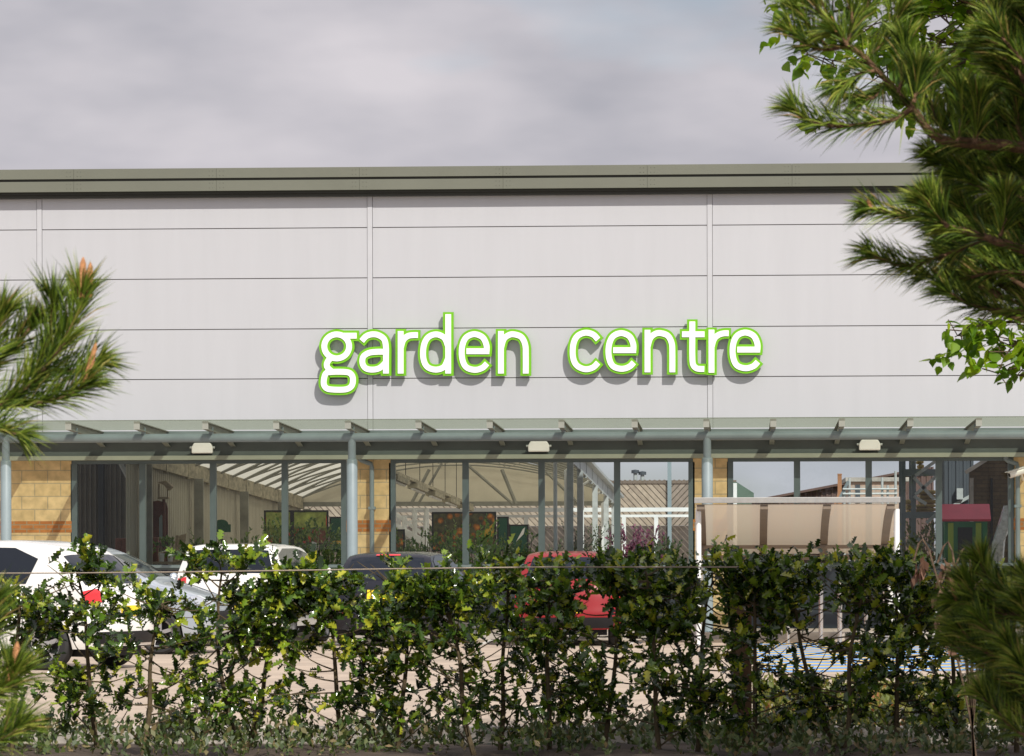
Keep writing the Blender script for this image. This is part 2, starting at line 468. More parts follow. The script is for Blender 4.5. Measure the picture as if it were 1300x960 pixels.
M['wrap'] = mat('plastic_wrap', (0.52, 0.55, 0.55), rough=0.15, var=0.3, scale=14, bump=1.0, bscale=18, spec=0.8)
M['mahog'] = mat('red_brown_wood', (0.15, 0.052, 0.03), rough=0.5, var=0.3, scale=6)
M['terracotta'] = mat('brown_cabinet', (0.20, 0.075, 0.05), rough=0.6)
M['mirror'] = mat('pale_blue_mirror', (0.34, 0.44, 0.46), rough=0.25)
M['cane'] = mat('tan_wicker', (0.36, 0.30, 0.21), rough=0.8, var=0.3, scale=30)
M['signgreen'] = mat('dark_green_board', (0.012, 0.075, 0.04), rough=0.5)
M['black'] = mat('black_frame', (0.012, 0.012, 0.012), rough=0.6)
M['poppy'] = blossom_mat('poppy_picture', (0.16, 0.20, 0.04), (0.60, 0.06, 0.03), (0.75, 0.16, 0.06), 4.2, 0.44)
M['meadow'] = mat('meadow_picture', (0.26, 0.31, 0.07), rough=0.5, var=0.6, scale=6)
M['marigold'] = blossom_mat('marigold_picture', (0.09, 0.085, 0.03), (0.62, 0.22, 0.03), (0.75, 0.38, 0.06), 6.5, 0.42)
M['amber'] = mat('amber_panel', (0.55, 0.32, 0.03), rough=0.5)
M['timber'] = mat('brown_timber_post', (0.16, 0.085, 0.045), rough=0.85, var=0.3, scale=12, stretch=(4, 4, 0.5))
M['wire'] = mat('dull_wire', (0.30, 0.245, 0.19), rough=0.6, metal=0.3)
M['signblue'] = mat('blue_sign', (0.03, 0.30, 0.75), rough=0.4)
M['holly'] = leaf_mat('holly_leaves', [(0.0, (0.008, 0.020, 0.005)), (0.34, (0.026, 0.054, 0.010)), (0.58, (0.072, 0.145, 0.014)), (0.82, (0.19, 0.275, 0.020)), (1.0, (0.44, 0.43, 0.035))], rough=0.18, trans=0.20, spec=0.65)
M['needle'] = leaf_mat('pine_needles', [(0.0, (0.016, 0.036, 0.008)), (0.36, (0.055, 0.105, 0.012)), (0.70, (0.165, 0.25, 0.024)), (0.93, (0.33, 0.38, 0.06)), (1.0, (0.36, 0.22, 0.09))], rough=0.5, trans=0.12, spec=0.25)
M['lime'] = leaf_mat('lime_leaves', [(0.0, (0.07, 0.16, 0.008)), (0.5, (0.14, 0.27, 0.010)), (1.0, (0.30, 0.42, 0.02))], rough=0.45, trans=0.45, spec=0.3)
M['shrub'] = leaf_mat('shrub_leaves', [(0.0, (0.035, 0.085, 0.018)), (0.6, (0.08, 0.17, 0.03)), (1.0, (0.20, 0.28, 0.05))], rough=0.4, trans=0.25)
M['conifer'] = leaf_mat('conifer_leaves', [(0.0, (0.03, 0.05, 0.02)), (0.7, (0.06, 0.085, 0.03)), (1.0, (0.11, 0.13, 0.05))], rough=0.5, trans=0.2)
M['purple'] = leaf_mat('purple_leaves', [(0.0, (0.06, 0.012, 0.03)), (0.6, (0.15, 0.035, 0.075)), (1.0, (0.30, 0.10, 0.14))], rough=0.5, trans=0.25)
M['bright'] = leaf_mat('bright_leaves', [(0.0, (0.07, 0.17, 0.02)), (1.0, (0.20, 0.34, 0.05))], rough=0.4, trans=0.35)
M['cover'] = leaf_mat('ground_cover_leaves', [(0.0, (0.05, 0.07, 0.012)), (0.6, (0.11, 0.14, 0.02)), (0.9, (0.22, 0.19, 0.03)), (1.0, (0.25, 0.08, 0.03))], rough=0.4, trans=0.3)
M['weeds'] = leaf_mat('weed_leaves', [(0.0, (0.03, 0.05, 0.012)), (0.5, (0.055, 0.09, 0.02)), (0.8, (0.10, 0.12, 0.03)), (1.0, (0.22, 0.16, 0.08))], rough=0.5, trans=0.2)
M['dead'] = leaf_mat('dry_leaves', [(0.0, (0.07, 0.035, 0.02)), (0.6, (0.17, 0.085, 0.05)), (1.0, (0.34, 0.20, 0.14))], rough=0.8, trans=0.2)

# ------------------------------------------------------------------ setting: ground
def sheet(name, x0, x1, y0, y1, z, m, kind='structure'):
    b = MB(); b.add([(x0, y0, z), (x1, y0, z), (x1, y1, z), (x0, y1, z)], [(0, 1, 2, 3)])
    o = b.build(name, m)
    tag(o, kind=kind)
    return o
sheet('ground', -2500, 2500, -800, 4500, -0.03, M['ground'])
sheet('car_park', -30, 25, 33.2, 68.0, 0.0, M['tarmac'])
o = MB().box(-30, 25, 68.2, 71.45, -0.02, 0.11).build('pavement', M['pave']); tag(o, kind='structure')
o = MB().box(-30, 25, 68.0, 68.2, -0.02, 0.12).build('kerb', M['kerb'], bevel=0.015); tag(o, kind='structure')
o = MB().box(-30, 25, 71.9, 112, -0.02, 0.06).build('yard_floor', M['pave']); tag(o, kind='structure')
# raised planting bed that the hedge stands in
b = MB()
nx, ny = 60, 18
vs = []
for j in range(ny + 1):
    for i in range(nx + 1):
        x = -9 + 18 * i / nx; y = 8 + 24.8 * j / ny
        e = min(1, j / 2, (ny - j) / 2)
        vs.append((x, y, -0.01 + e * (0.09 + 0.04 * math.sin(x * 3.1 + y) + random.uniform(-0.02, 0.02))))
b.add(vs, [(j * (nx + 1) + i, j * (nx + 1) + i + 1, (j + 1) * (nx + 1) + i + 1, (j + 1) * (nx + 1) + i) for j in range(ny) for i in range(nx)])
tag(b.build('flower_bed', M['soil'], smooth=True), kind='structure')
o = MB().box(-9, 9, 32.85, 33.0, -0.02, 0.13).build('bed_kerb', M['kerb'], bevel=0.015); tag(o, kind='structure')
# blue and yellow hatching of the marked bays
b1, b2 = MB(), MB()
hx0, hx1 = UX(955, 58), UX(1330, 58)
y = 50.6; k = 0
while y < 65.4:
    wd = 0.50
    sk = 1.1
    b1.add([(hx0, y, 0.004), (hx1, y + sk, 0.004), (hx1, y + sk + wd, 0.004), (hx0, y + wd, 0.004)], [(0, 1, 2, 3)])
    b2.add([(hx0, y + 0.72, 0.004), (hx1, y + sk + 0.72, 0.004), (hx1, y + sk + 1.02, 0.004), (hx0, y + 1.02, 0.004)], [(0, 1, 2, 3)])
    y += 1.25; k += 1
tag(b1.build('blue_hatching', M['blue']), kind='structure')
tag(b2.build('yellow_hatching', M['cream']), kind='structure')
b = MB()
for px in (35, 235, 425, 612, 800):
    x = UX(px, 65, 815); b.add([(x - .05, 63.0, 0.004), (x + .05, 63.0, 0.004), (x + .05, 67.9, 0.004), (x - .05, 67.9, 0.004)], [(0, 1, 2, 3)])
tag(b.build('bay_lines', M['whiteline']), kind='structure')

# ------------------------------------------------------------------ the garden centre building
YW = 71.5
XA, XB = UX(-260, YW), UX(1560, YW)
bld = thing('garden_centre_building', 'long retail building with pale silver cladding over glazed bays and buff block piers', 'building', (UX(650, YW), YW, 0))
zt = UZ(243, YW, 650); zb = 3.58
zj = [zb] + [UZ(y, YW, 680) for y in (479.5, 416, 351.5, 287.5)] + [zt + .05]
xj = [XA] + [UX(p, YW) for p in (51, 470.5, 902, 1340)] + [XB]
b = MB()
b.box(XA, XB, YW + 0.05, YW + 0.30, zb, zt + 0.05, 1)
for i in range(len(zj) - 1):
    for j in range(len(xj) - 1):
        lo = 0.0075 if i > 0 else 0
        hi = 0.0075 if i < len(zj) - 2 else 0
        b.box(xj[j] + (.05 if j else 0), xj[j + 1] - (.05 if j < len(xj) - 2 else 0), YW, YW + 0.052, zj[i] + lo, zj[i + 1] - hi, 0)
b.build('cladding', [M['clad'], M['groove']], bld)
for j in range(1, len(xj) - 1):
    x = xj[j]
    b = MB(); b.box(x - 0.043, x + 0.043, YW - 0.010, YW + 0.048, zb, zt + 0.05)
    b.build('joint_strip', M['strip'], bld)
# parapet capping in two folded bands over a dark gutter recess
zc0, zc1, zc2, zc3 = UZ(239.5, 71.2), UZ(226, 71.2), UZ(224, 71.2), UZ(210.5, 71.2)
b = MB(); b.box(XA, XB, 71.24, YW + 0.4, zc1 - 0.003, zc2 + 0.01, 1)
nseg = 10
for k in range(nseg):
    xa = XA + (XB - XA) * k / nseg + 0.002; xb = XA + (XB - XA) * (k + 1) / nseg - 0.002
    b.box(xa, xb, 71.20, YW + 0.42, zc0, zc1 - 0.005, 0)
    b.box(xa, xb, 71.20, YW + 0.42, zc2 + 0.012, zc3, 0)
    for dx in (.06, .12):
        for zz in ((zc0 + zc1) / 2 + .04, (zc0 + zc1) / 2 - .04, (zc2 + zc3) / 2 + .04, (zc2 + zc3) / 2 - .04):
            for sx in (xa + dx, xb - dx):
                b.box(sx - .004, sx + .004, 71.196, 71.203, zz - .004, zz + .004, 1)
b.build('parapet_cap', [M['cap'], M['capdark']], bld)
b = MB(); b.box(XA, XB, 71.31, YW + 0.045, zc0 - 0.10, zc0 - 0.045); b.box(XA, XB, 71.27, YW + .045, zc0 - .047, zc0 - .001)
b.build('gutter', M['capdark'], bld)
# header beam with its sunlit lower flange
zh = UZ(582, YW); zf = UZ(577, 71.2)
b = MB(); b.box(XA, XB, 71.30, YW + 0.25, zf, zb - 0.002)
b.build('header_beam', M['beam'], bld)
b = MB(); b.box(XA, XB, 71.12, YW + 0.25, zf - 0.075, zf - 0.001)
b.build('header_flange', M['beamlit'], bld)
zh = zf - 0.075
# block piers
for (pa, pb) in ((-120, 91), (440, 496), (880, 924), (1287, 1420)):
    xa, xb = UX(pa, YW), UX(pb, YW)
    b = MB(); b.box(xa, xb, YW - 0.02, YW + 0.38, 0.1, zh - 0.002)
    pr = b.build('block_pier', M['block'], bld)
    b = MB(); b.box(xa - .003, xb + .003, YW - 0.026, YW + 0.386, UZ(674.5, YW), UZ(660, YW))
    b.build('brick_band', M['brick'], pr)
# window bays
zs = UZ(716, YW)
def bay(posts, sillm):
    xs = [UX(p, YW) for p in posts]
    hw = 0.055
    f = MB()
    f.box(xs[0] - hw, xs[-1] + hw, YW - 0.01, YW + 0.12, zh - 0.06, zh - 0.004)
    f.box(xs[0] - hw, xs[-1] + hw, YW - 0.01, YW + 0.12, zs - 0.09, zs)
    for x in (xs[0], xs[-1]): f.box(x - .03, x + .03, YW + .121, YW + .13, zs - .09, zh - .004)
    f.box(xs[0] - hw, xs[-1] + hw, YW + .115, YW + .1205, zh - .06, zh - .004); f.box(xs[0] - hw, xs[-1] + hw, YW + .115, YW + .1205, zs - .09, zs)
    win = f.build('window', M['frame'], bld)
    for x in xs:
        m = MB(); m.box(x - hw, x + hw, YW - 0.02, YW + 0.12, zs - .002, zh - 0.06)
        m.build('mullion', M['frame'], win)
    for a, c in zip(xs[:-1], xs[1:]):
        g = MB(); g.box(a + hw, c - hw, YW + 0.045, YW + 0.053, zs + .002, zh - 0.062)
        g.build('pane', M['glass'], win)
    s = MB(); s.box(xs[0] - hw, xs[-1] + hw, YW - 0.09, YW + 0.02, zs - 0.055, zs - 0.01)
    s.build('sill', M['steel'], win)
    r_ = MB(); r_.box(xs[0] - hw, xs[-1] + hw, YW, YW + 0.1, 0.11, zs - 0.092)
    r_.build('stall_riser', M['riser'], bld)
bay((-300, -210, -120), 0)
bay((94, 181, 270.5, 361.5, 437), 0)
bay((498, 591, 687.5, 783.5, 878), 0)
bay((927, 1012, 1103, 1192, 1284), 0)
bay((1422, 1510), 0)
# downpipes
for (p0, p1) in ((456, 472), (1276, 1292)):
    Yp = 71.35
    a = U(p0, 556, Yp); b_ = U(p0 + 1, 584, Yp); c = U(p1 - 1, 589, Yp); d = U(p1, 594, Yp); e = Vector((d.x, Yp, 0.12))
    pts = [a, b_, b_ + (c - b_) * .15, c, d, Vector((d.x, Yp, 1.9)), e]
    b = MB(); b.tube(pts, 0.042, 10)
    for zz in (2.2, 1.2): b.box(d.x - .06, d.x + .06, Yp - .045, YW - 0.02, zz, zz + .05)
    b.build('downpipe', M['steel'], bld, smooth=True)

# ------------------------------------------------------------------ glass canopy along the front
can = thing('glass_canopy', 'glazed walkway canopy on blue grey steel columns along the shop front', 'canopy', (UX(447, 68.3), 68.3, 0.11))
YF, YC = 67.55, 68.3
zfr, zbk = UZ(531.5, YF), 3.60
ztube = UZ(554.5, YC)
for p in (7.5, 447, 898, 1342, -420):
    x = UX(p, YC)
    b = MB()
    b.lathe((x, YC, 0), [(0.0, 0.11), (0.16, 0.11), (0.16, 0.13), (0.093, 0.131), (0.093, UZ(584, YC)), (0.086, UZ(583, YC)), (0.066, UZ(582, YC)), (0.066, ztube - 0.02)], 20)
    cc = b.build('column', M['steel'], can, smooth=True)
b = MB(); b.tube([(XA, YC, ztube), (XB, YC, ztube)], 0.073, 16); b.build('purlin_tube', M['steel'], can, smooth=True)
rpx = [-92, -3, 87, 174, 261, 351, 442, 531.5, 622, 713, 806, 897, 982, 1069, 1156, 1243, 1330, 1416]
for p in rpx:
    x = UX(p, YF)
    a = Vector((x, YF, zfr - 0.035)); c = Vector((x, 71.28, zbk - 0.035))
    dn = Vector((0, 0, -1))
    b = MB()
    b.bar(a + dn * 0.005, c + dn * 0.005, 0.10, 0.014)
    # web and lower flange deepen into a haunch at the wall
    zw = [(a.y, a.z - .012, a.z - .11), (70.1, a.z + (c.z - a.z) * .68 - .012, a.z + (c.z - a.z) * .68 - .13), (c.y, c.z - .012, c.z - .25)]
    for (ya, ta, ba), (yb, tb_, bb) in zip(zw[:-1], zw[1:]):
        b.add([(x + dx, yy, zz) for dx in (-.008, .008) for yy, zz in ((ya, ta), (yb, tb_), (yb, bb), (ya, ba))],
              [(0, 1, 2, 3), (7, 6, 5, 4), (0, 4, 5, 1), (1, 5, 6, 2), (2, 6, 7, 3), (3, 7, 4, 0)])
        b.bar((x, ya, ba - .006), (x, yb, bb - .006), 0.085, 0.012)
    b.box(x - .05, x + .05, YF - .014, YF - 0.001, zfr - .155, zfr - .02)
    b.build('rafter', M['rafter'], can)
    b = MB(); b.box(x - .035, x + .035, YC - .03, YC + .03, ztube + .05, UZ(541, YC)); b.build('rafter_cleat', M['steel'], can)
b = MB()
sl = (zbk - zfr) / (71.28 - YF)
b.add([(XA, YF - .06, zfr - sl * .06), (XB, YF - .06, zfr - sl * .06), (XB, 71.28, zbk), (XA, 71.28, zbk)], [(0, 1, 2, 3)])
b.add([(XA, YF - .06, zfr - sl * .06 - .016), (XB, YF - .06, zfr - sl * .06 - .016), (XB, YF - .06, zfr - sl * .06), (XA, YF - .06, zfr - sl * .06)], [(0, 1, 2, 3)])
b.build('canopy_glass', M['canopy'], can)
b = MB(); b.box(XA, XB, 71.03, 71.285, 3.49, 3.575); b.build('back_gutter', M['steel'], can)

# bulkhead lamps on the header beam
def lamp(p, y, label):
    c = U(p, y, 71.16)
    t = thing('bulkhead_lamp', label, 'lamp', (c.x, c.y, c.z), group='white bulkhead lamps on the header beam')
    w2, h2 = 0.185, 0.092
    poly = [(-w2, -h2), (w2, -h2), (w2, h2 * .2), (w2 * .78, h2), (-w2 * .78, h2), (-w2, h2 * .2)]
    b = MB(); b.prism([(c.x + q[0], c.z + q[1]) for q in poly], c.y - .06, c.y + .05)
    b.build('diffuser', M['white'], t, bevel=0.02)
    b = MB(); b.box(c.x - w2 * .9, c.x + w2 * .9, c.y + .05, c.y + .139, c.z - h2 * .7, c.z + h2 * .7); b.build('backplate', M['galv'], t)
    for s in (-1, 1):
        b = MB(); b.tube([(c.x + s * w2, c.y - .01, c.z + .01), (c.x + s * (w2 + .035), c.y - .01, c.z + .01)], 0.022, 10); b.build('end_screw', M['galv'], t, smooth=True)
lamp(257, 569, 'white bulkhead lamp on the header beam, leftmost of three')
lamp(684, 567, 'white bulkhead lamp on the header beam, middle one above the polytunnel window')
lamp(1104, 565, 'white bulkhead lamp on the header beam, rightmost one above the cycle shelter')

# security camera on the right-hand pier
c = U(1292, 600, 71.0)
t = thing('security_camera', 'white bullet security camera on the buff pier at the right edge', 'camera', (c.x, c.y, c.z))
b = MB(); d = Vector((-.9, -.42, -.28)).normalized(); a = c - d * .22; e = c + d * .17
b.tube([a, a + d * .01, e - d * .01, e], [.045, .058, .058, .05], 14); b.build('housing', M['white'], t, smooth=True)
b = MB(); b.tube([e, e + d * .004], .036, 14); b.build('lens', M['black'], t, smooth=True)
b = MB(); b.bar(a - d * .02 + Vector((0, 0, .063)), e + d * .06 + Vector((0, 0, .063)), .12, .012); b.build('sun_hood', M['white'], t)
b = MB(); b.tube([c - d * .08 + Vector((0, 0, -.05)), (c.x + .12, YW - .03, c.z - .12)], .02, 8); b.build('bracket', M['white'], t, smooth=True)

# ------------------------------------------------------------------ the sign
sg = thing('shop_sign', 'raised white lettering with bright green edges reading garden centre', 'sign', (UX(690, YW), YW - 0.03, UZ(450, YW)))
def stroke_poly(pts, hw, e0, e1):
    pts = [Vector((p[0], p[1])) for p in pts]
    d0 = (pts[0] - pts[1]).normalized(); d1 = (pts[-1] - pts[-2]).normalized()
    pts[0] = pts[0] + d0 * e0; pts[-1] = pts[-1] + d1 * e1
    l, r = [], []
    for i, p in enumerate(pts):
        d = (pts[min(i + 1, len(pts) - 1)] - pts[max(i - 1, 0)]).normalized()
        n = Vector((-d.y, d.x))
        l.append(p + n * hw); r.append(p - n * hw)
    return l, r
def add_stroke(b, pts, closed, hw, e, y0, y1):
    if closed:
        n = len(pts); P = [Vector((p[0], p[1])) for p in pts]; l, r = [], []
        for i in range(n):
            d = (P[(i + 1) % n] - P[i - 1]).normalized(); nn = Vector((-d.y, d.x))
            l.append(P[i] + nn * hw); r.append(P[i] - nn * hw)
        seg = [(i, (i + 1) % n) for i in range(n)]
    else:
        l, r = stroke_poly(pts, hw, e, e); n = len(l); seg = [(i, i + 1) for i in range(n - 1)]
    vs = []
    for yy in (y0, y1):
        for q in l: vs.append((q.x, yy, q.y))
        for q in r: vs.append((q.x, yy, q.y))
    fs = []
    for i, j in seg:
        fs += [(i, j, n + j, n + i), (2 * n + i, 3 * n + i, 3 * n + j, 2 * n + j), (i, 2 * n + i, 2 * n + j, j), (n + i, n + j, 3 * n + j, 3 * n + i)]
    if not closed:
        fs += [(0, n, 3 * n, 2 * n), (n - 1, 3 * n - 1, 4 * n - 1, 2 * n - 1)]
    b.add(vs, fs)
YL = YW - 0.18
def letter(strokes, ox, oy):
    bw, bgn = MB(), MB()
    for k, (pts, mode) in enumerate(strokes):
        w3 = [U(ox + q[0] / 4.0625, oy + q[1] / 4.0625, YL) for q in pts]
        p2 = [(q.x, q.z) for q in w3]
        if mode == 'S': p2 = [(q.x, q.y) for q in [Vector(a) for a in p2]]
        elif mode == 'C': p2 = [(q.x, q.y) for q in catmull([Vector((a[0], a[1], 0)) for a in p2], 7, True)]
        else: p2 = [(q.x, q.y) for q in catmull([Vector((a[0], a[1], 0)) for a in p2], 7)]
        add_stroke(bw, p2, mode == 'C', 0.0505, 0.0, YL - 0.016 - 0.0012 * k, YL + 0.01)
        add_stroke(bgn, p2, mode == 'C', 0.0925, 0.038, YL - 0.0012 * k, YL + 0.105 + 0.001 * k)
    g = bgn.build('letter', M['green'], sg)
    bw.build('letter_face', M['letter'], g)
    # stand-off studs that fix the letter to the cladding
    q = strokes[0][0]
    st = MB()
    for s_ in (q[0], q[-1], q[len(q) // 2]):
        w3 = U(ox + s_[0] / 4.0625, oy + s_[1] / 4.0625, YL); st.tube([(w3.x, YL + .09, w3.z), (w3.x, YW + .005, w3.z)], 0.012, 6)
    st.build('stud', M['galv'], g)
def ell(cx, cy, rx, ry, n=12): return [(cx + rx * math.cos(2 * math.pi * k / n), cy + ry * math.sin(2 * math.pi * k / n)) for k in range(n)]
G0 = (380, 370)
letter([(ell(193, 284, 64, 62), 'C'), ([(222, 229), (296, 229)], 'S'), ([(168, 340), (147, 362), (143, 388), (166, 413)], 'O'),
        ([(165, 416), (238, 416), (266, 426), (277, 452), (270, 488), (238, 506), (165, 506), (136, 496), (126, 470), (136, 426)], 'C')], *G0)
letter([([(447, 424), (447, 350), (447, 290), (438, 248), (408, 226), (375, 222), (345, 232), (322, 256)], 'O'),
        ([(447, 312), (400, 312), (358, 318), (330, 338), (326, 370), (342, 396), (376, 404), (414, 396), (445, 368)], 'O')], *G0)
letter([([(523, 424), (523, 205)], 'S'), ([(524, 290), (536, 252), (560, 231), (588, 226), (612, 226)], 'O')], *G0)
letter([([(768, 424), (768, 118)], 'S'), ([(766, 280), (748, 240), (706, 222), (664, 238), (642, 282), (640, 345), (660, 389), (704, 404), (746, 390), (766, 350)], 'O')], *G0)
def e_pts(dx, dy):
    return [([(862 + dx, 309 + dy), (980 + dx, 309 + dy)], 'S'),
            ([(966 + dx, 312 + dy), (965 + dx, 276 + dy), (945 + dx, 237 + dy), (902 + dx, 221 + dy), (860 + dx, 239 + dy), (840 + dx, 285 + dy), (840 + dx, 345 + dy), (860 + dx, 390 + dy), (904 + dx, 405 + dy), (944 + dx, 395 + dy), (968 + dx, 372 + dy)], 'O')]
def n_pts(dx, dy):
    return [([(1040 + dx, 424 + dy), (1040 + dx, 205 + dy)], 'S'),
            ([(1041 + dx, 290 + dy), (1054 + dx, 248 + dy), (1080 + dx, 226 + dy), (1108 + dx, 222 + dy), (1145 + dx, 236 + dy), (1165 + dx, 275 + dy), (1168 + dx, 330 + dy), (1168 + dx, 424 + dy)], 'O')]
letter(e_pts(0, 0), *G0)
letter(n_pts(0, 0), *G0)
C0 = (680, 380)
letter([([(322, 208), (296, 182), (255, 173), (214, 192), (194, 236), (193, 298), (212, 341), (255, 361), (296, 352), (322, 327)], 'O')], *C0)
letter(e_pts(-462, -46), *C0)
letter(n_pts(-463, -47), *C0)
letter([([(808, 115), (808, 200), (808, 290), (812, 336), (832, 357), (870, 360)], 'O'), ([(755, 181), (871, 181)], 'S')], *C0)
letter([([(907, 379), (907, 157)], 'S'), ([(908, 244), (920, 206), (944, 184), (972, 176), (996, 176)], 'O')], *C0)
letter(e_pts(178, -49), *C0)

# ------------------------------------------------------------------ yard behind the glass
XL, XR, Y0T, Y1T = -10.9, -3.1, 72.6, 101.0
def ze(Y): return 3.30 - 0.0215 * (Y - 74)
tun = thing('polytunnel', 'arched polytunnel with cream translucent roof seen through the shop windows', 'polytunnel', ((XL + XR) / 2, Y0T, 0.06))
XM, HWD = (XL + XR) / 2, (XR - XL) / 2
def arch(u, Y, rise): return Vector((XM + HWD * u, Y, ze(Y) + rise * (1 - u * u)))
b = MB()
NA, NY = 24, 14
vs = [arch(-1 + 2 * i / NA, Y0T + (Y1T - Y0T) * j / NY, 1.06) + Vector((0, 0, .03)) for j in range(NY + 1) for i in range(NA + 1)]
b.add(vs, [(j * (NA + 1) + i, j * (NA + 1) + i + 1, (j + 1) * (NA + 1) + i + 1, (j + 1) * (NA + 1) + i) for j in range(NY) for i in range(NA)])
b.build('roof_sheet', M['roofsheet'], tun, smooth=True)
nr = 15
for k in range(nr):
    Y = Y0T + 0.4 + (Y1T - 0.9 - Y0T) * k / (nr - 1)
    b = MB()
    top = [arch(-1 + 2 * i / 20, Y, 1.025) for i in range(21)]
    low = [arch(-1 + 2 * i / 20, Y, 0.80) for i in range(21)]
    b.tube(top, 0.027, 6); b.tube(low, 0.022, 6)
    for i in range(2, 19, 2):
        b.tube([top[i], low[i + (1 if i % 4 == 0 else -1)]], 0.008, 5)
    b.build('roof_rib', M['tunnelsteel'], tun, smooth=True)
for X, nm in ((XL, 'gutter'), (XR, 'gutter')):
    b = MB()
    s = 1 if X == XR else -1
    b.bar((X, Y0T, ze(Y0T) - .13), (X, Y1T, ze(Y1T) - .13), .05, .26)
    b.bar((X + s * .06, Y0T, ze(Y0T) + .02), (X + s * .06, Y1T, ze(Y1T) + .02), .16, .06)
    for k in range(9):
        Y = Y0T + 1 + k * 3.1
        b.box(X - .035, X + .035, Y, Y + .06, ze(Y) - .30, ze(Y) + .02)
    b.build(nm, M['gutter'] if X == XL else M['galv'], tun)
for X, ys in ((XL + .12, (73.6, 80.6, 88.0, 95.2, 100.6)), (XR, (73.0, 77.4, 85.2, 92.0, 97.5))):
    for Y in ys:
        hc = .09 if X < -8 else .055
        b = MB(); b.box(X - hc, X + hc, Y - .05, Y + .05, .06, ze(Y) - .262)
        b.build('column', M['tunnelsteel'] if X < -8 else M['galv'], tun)
        if X > -8:
            b = MB(); b.tube([(X - .27, Y + .1, .06), (X - .27, Y + .1, ze(Y) - .25), (X - .03, Y + .1, ze(Y) - .1)], .035, 8); b.build('drainpipe', M['whitesteel'], tun, smooth=True)
# left side wall, ribbed
b = MB(); Y = Y0T
prof = []
while Y < Y1T:
    prof += [(XL - .12, Y), (XL - .12, Y + .14), (XL - .08, Y + .17), (XL - .08, Y + .23)]; Y += .26
n = len(prof)
b.add([(p[0], p[1], .06) for p in prof] + [(p[0], p[1], ze(p[1]) - .12) for p in prof], [(i, i + 1, n + i + 1, n + i) for i in range(n - 1)])
b.build('side_wall', M['sidewall'], tun)
# far gable
g0 = [arch(-1 + 2 * i / 24, Y1T - .2, 1.03) for i in range(25)]
zbm = UZ(640, Y1T - .2, 600)
b = MB(); b.prism([(q.x, q.z) for q in g0] + [(XR, zbm), (XL, zbm)], Y1T - .2, Y1T - .17); b.build('gable_sheet', M['gable'], tun)
b = MB(); b.box(XL, XR, Y1T - .32, Y1T - .22, zbm - .05, zbm + .06); b.build('tie_beam', M['tunnelsteel'], tun)
for (x0, y0, x1, y1, rr) in ((561, 588, 531, 640, .035), (545, 596, 523, 638, .045), (593, 590, 651, 640, .04), (637, 596, 655, 640, .05), (470, 600, 440, 640, .04), (690, 596, 735, 640, .04)):
    b = MB(); b.tube([U(x0, y0, 98.5), U(x1, y1, 98.5)], rr, 6); b.build('brace', M['tunnelsteel'], tun, smooth=True)
# hanging tube lamps on a tray
ha, hb = U(490, 596, 75.5), U(598, 642, 97)
t = thing('lamp_tray', 'long cable tray with strip lamps hung on wires inside the polytunnel', 'light fitting', tuple(ha))
b = MB(); b.bar(ha, hb, .12, .06); b.build('tray', M['gutter'], t)
for k in range(5):
    f = .06 + k * .2
    p = ha.lerp(hb, f) + Vector((0, 0, -.10)); q = ha.lerp(hb, f + .12) + Vector((0, 0, -.10))
    b = MB(); b.bar(p, q, .2, .1); lo_ = b.build('lamp_body', M['gutter'], t)
    b = MB(); b.bar(p + Vector((0, 0, -.065)), q + Vector((0, 0, -.065)), .06, .028); b.build('tube_lamp', M['white'], lo_)
for k in range(7):
    p = ha.lerp(hb, .04 + k * .15)
    b = MB(); b.tube([p, (p.x, p.y, ze(p.y) + .86)], .008, 5); b.build('hanging_wire', M['black'], t)

def ribbed(name, m, parent, x0, x1, Y, z0, z1, pitch=.2, dep=.035, ztop=None):
    b = MB(); prof = []; x = x0
    while x < x1:
        prof += [(x, Y), (x + pitch * .45, Y), (x + pitch * .55, Y - dep), (x + pitch * .9, Y - dep)]; x += pitch
    n = len(prof); zt_ = ztop or (lambda q: z1)
    b.add([(p[0], p[1], z0) for p in prof] + [(p[0], p[1], zt_(p[0])) for p in prof], [(i, i + 1, n + i + 1, n + i) for i in range(n - 1)])
    b.box(x0, x1, Y + .01, Y + .12, z0, min(zt_(x0), zt_(x1)))
    return b.build(name, m, parent)
# dark shed at the left window
t = thing('metal_shed', 'dark ribbed metal shed just behind the leftmost window panes', 'shed', (UX(128, 74.5), 74.5, .06))
ribbed('ribbed_wall', M['shed'], t, UX(60, 74.5), UX(166, 74.5), 74.5, .06, 4.3, .092, .03)
b = MB(); b.box(UX(58, 74.5), UX(168, 74.5), 74.35, 77.5, 4.302, 4.42); b.build('roof', M['darkclad'], t)
b = MB(); x = UX(128, 74.4); b.box(x - .05, x + .05, 74.40, 74.46, .06, 4.3); b.build('corner_post', M['darkclad'], t)
b = MB(); b.tube([U(152, 584, 73.9), U(154, 590, 73.9), U(164.5, 610, 73.9), U(165.5, 616, 73.9), Vector((UX(165.5, 73.9), 73.9, .06))], .045, 10)
b.build('downpipe', M['galv'], t, smooth=True)

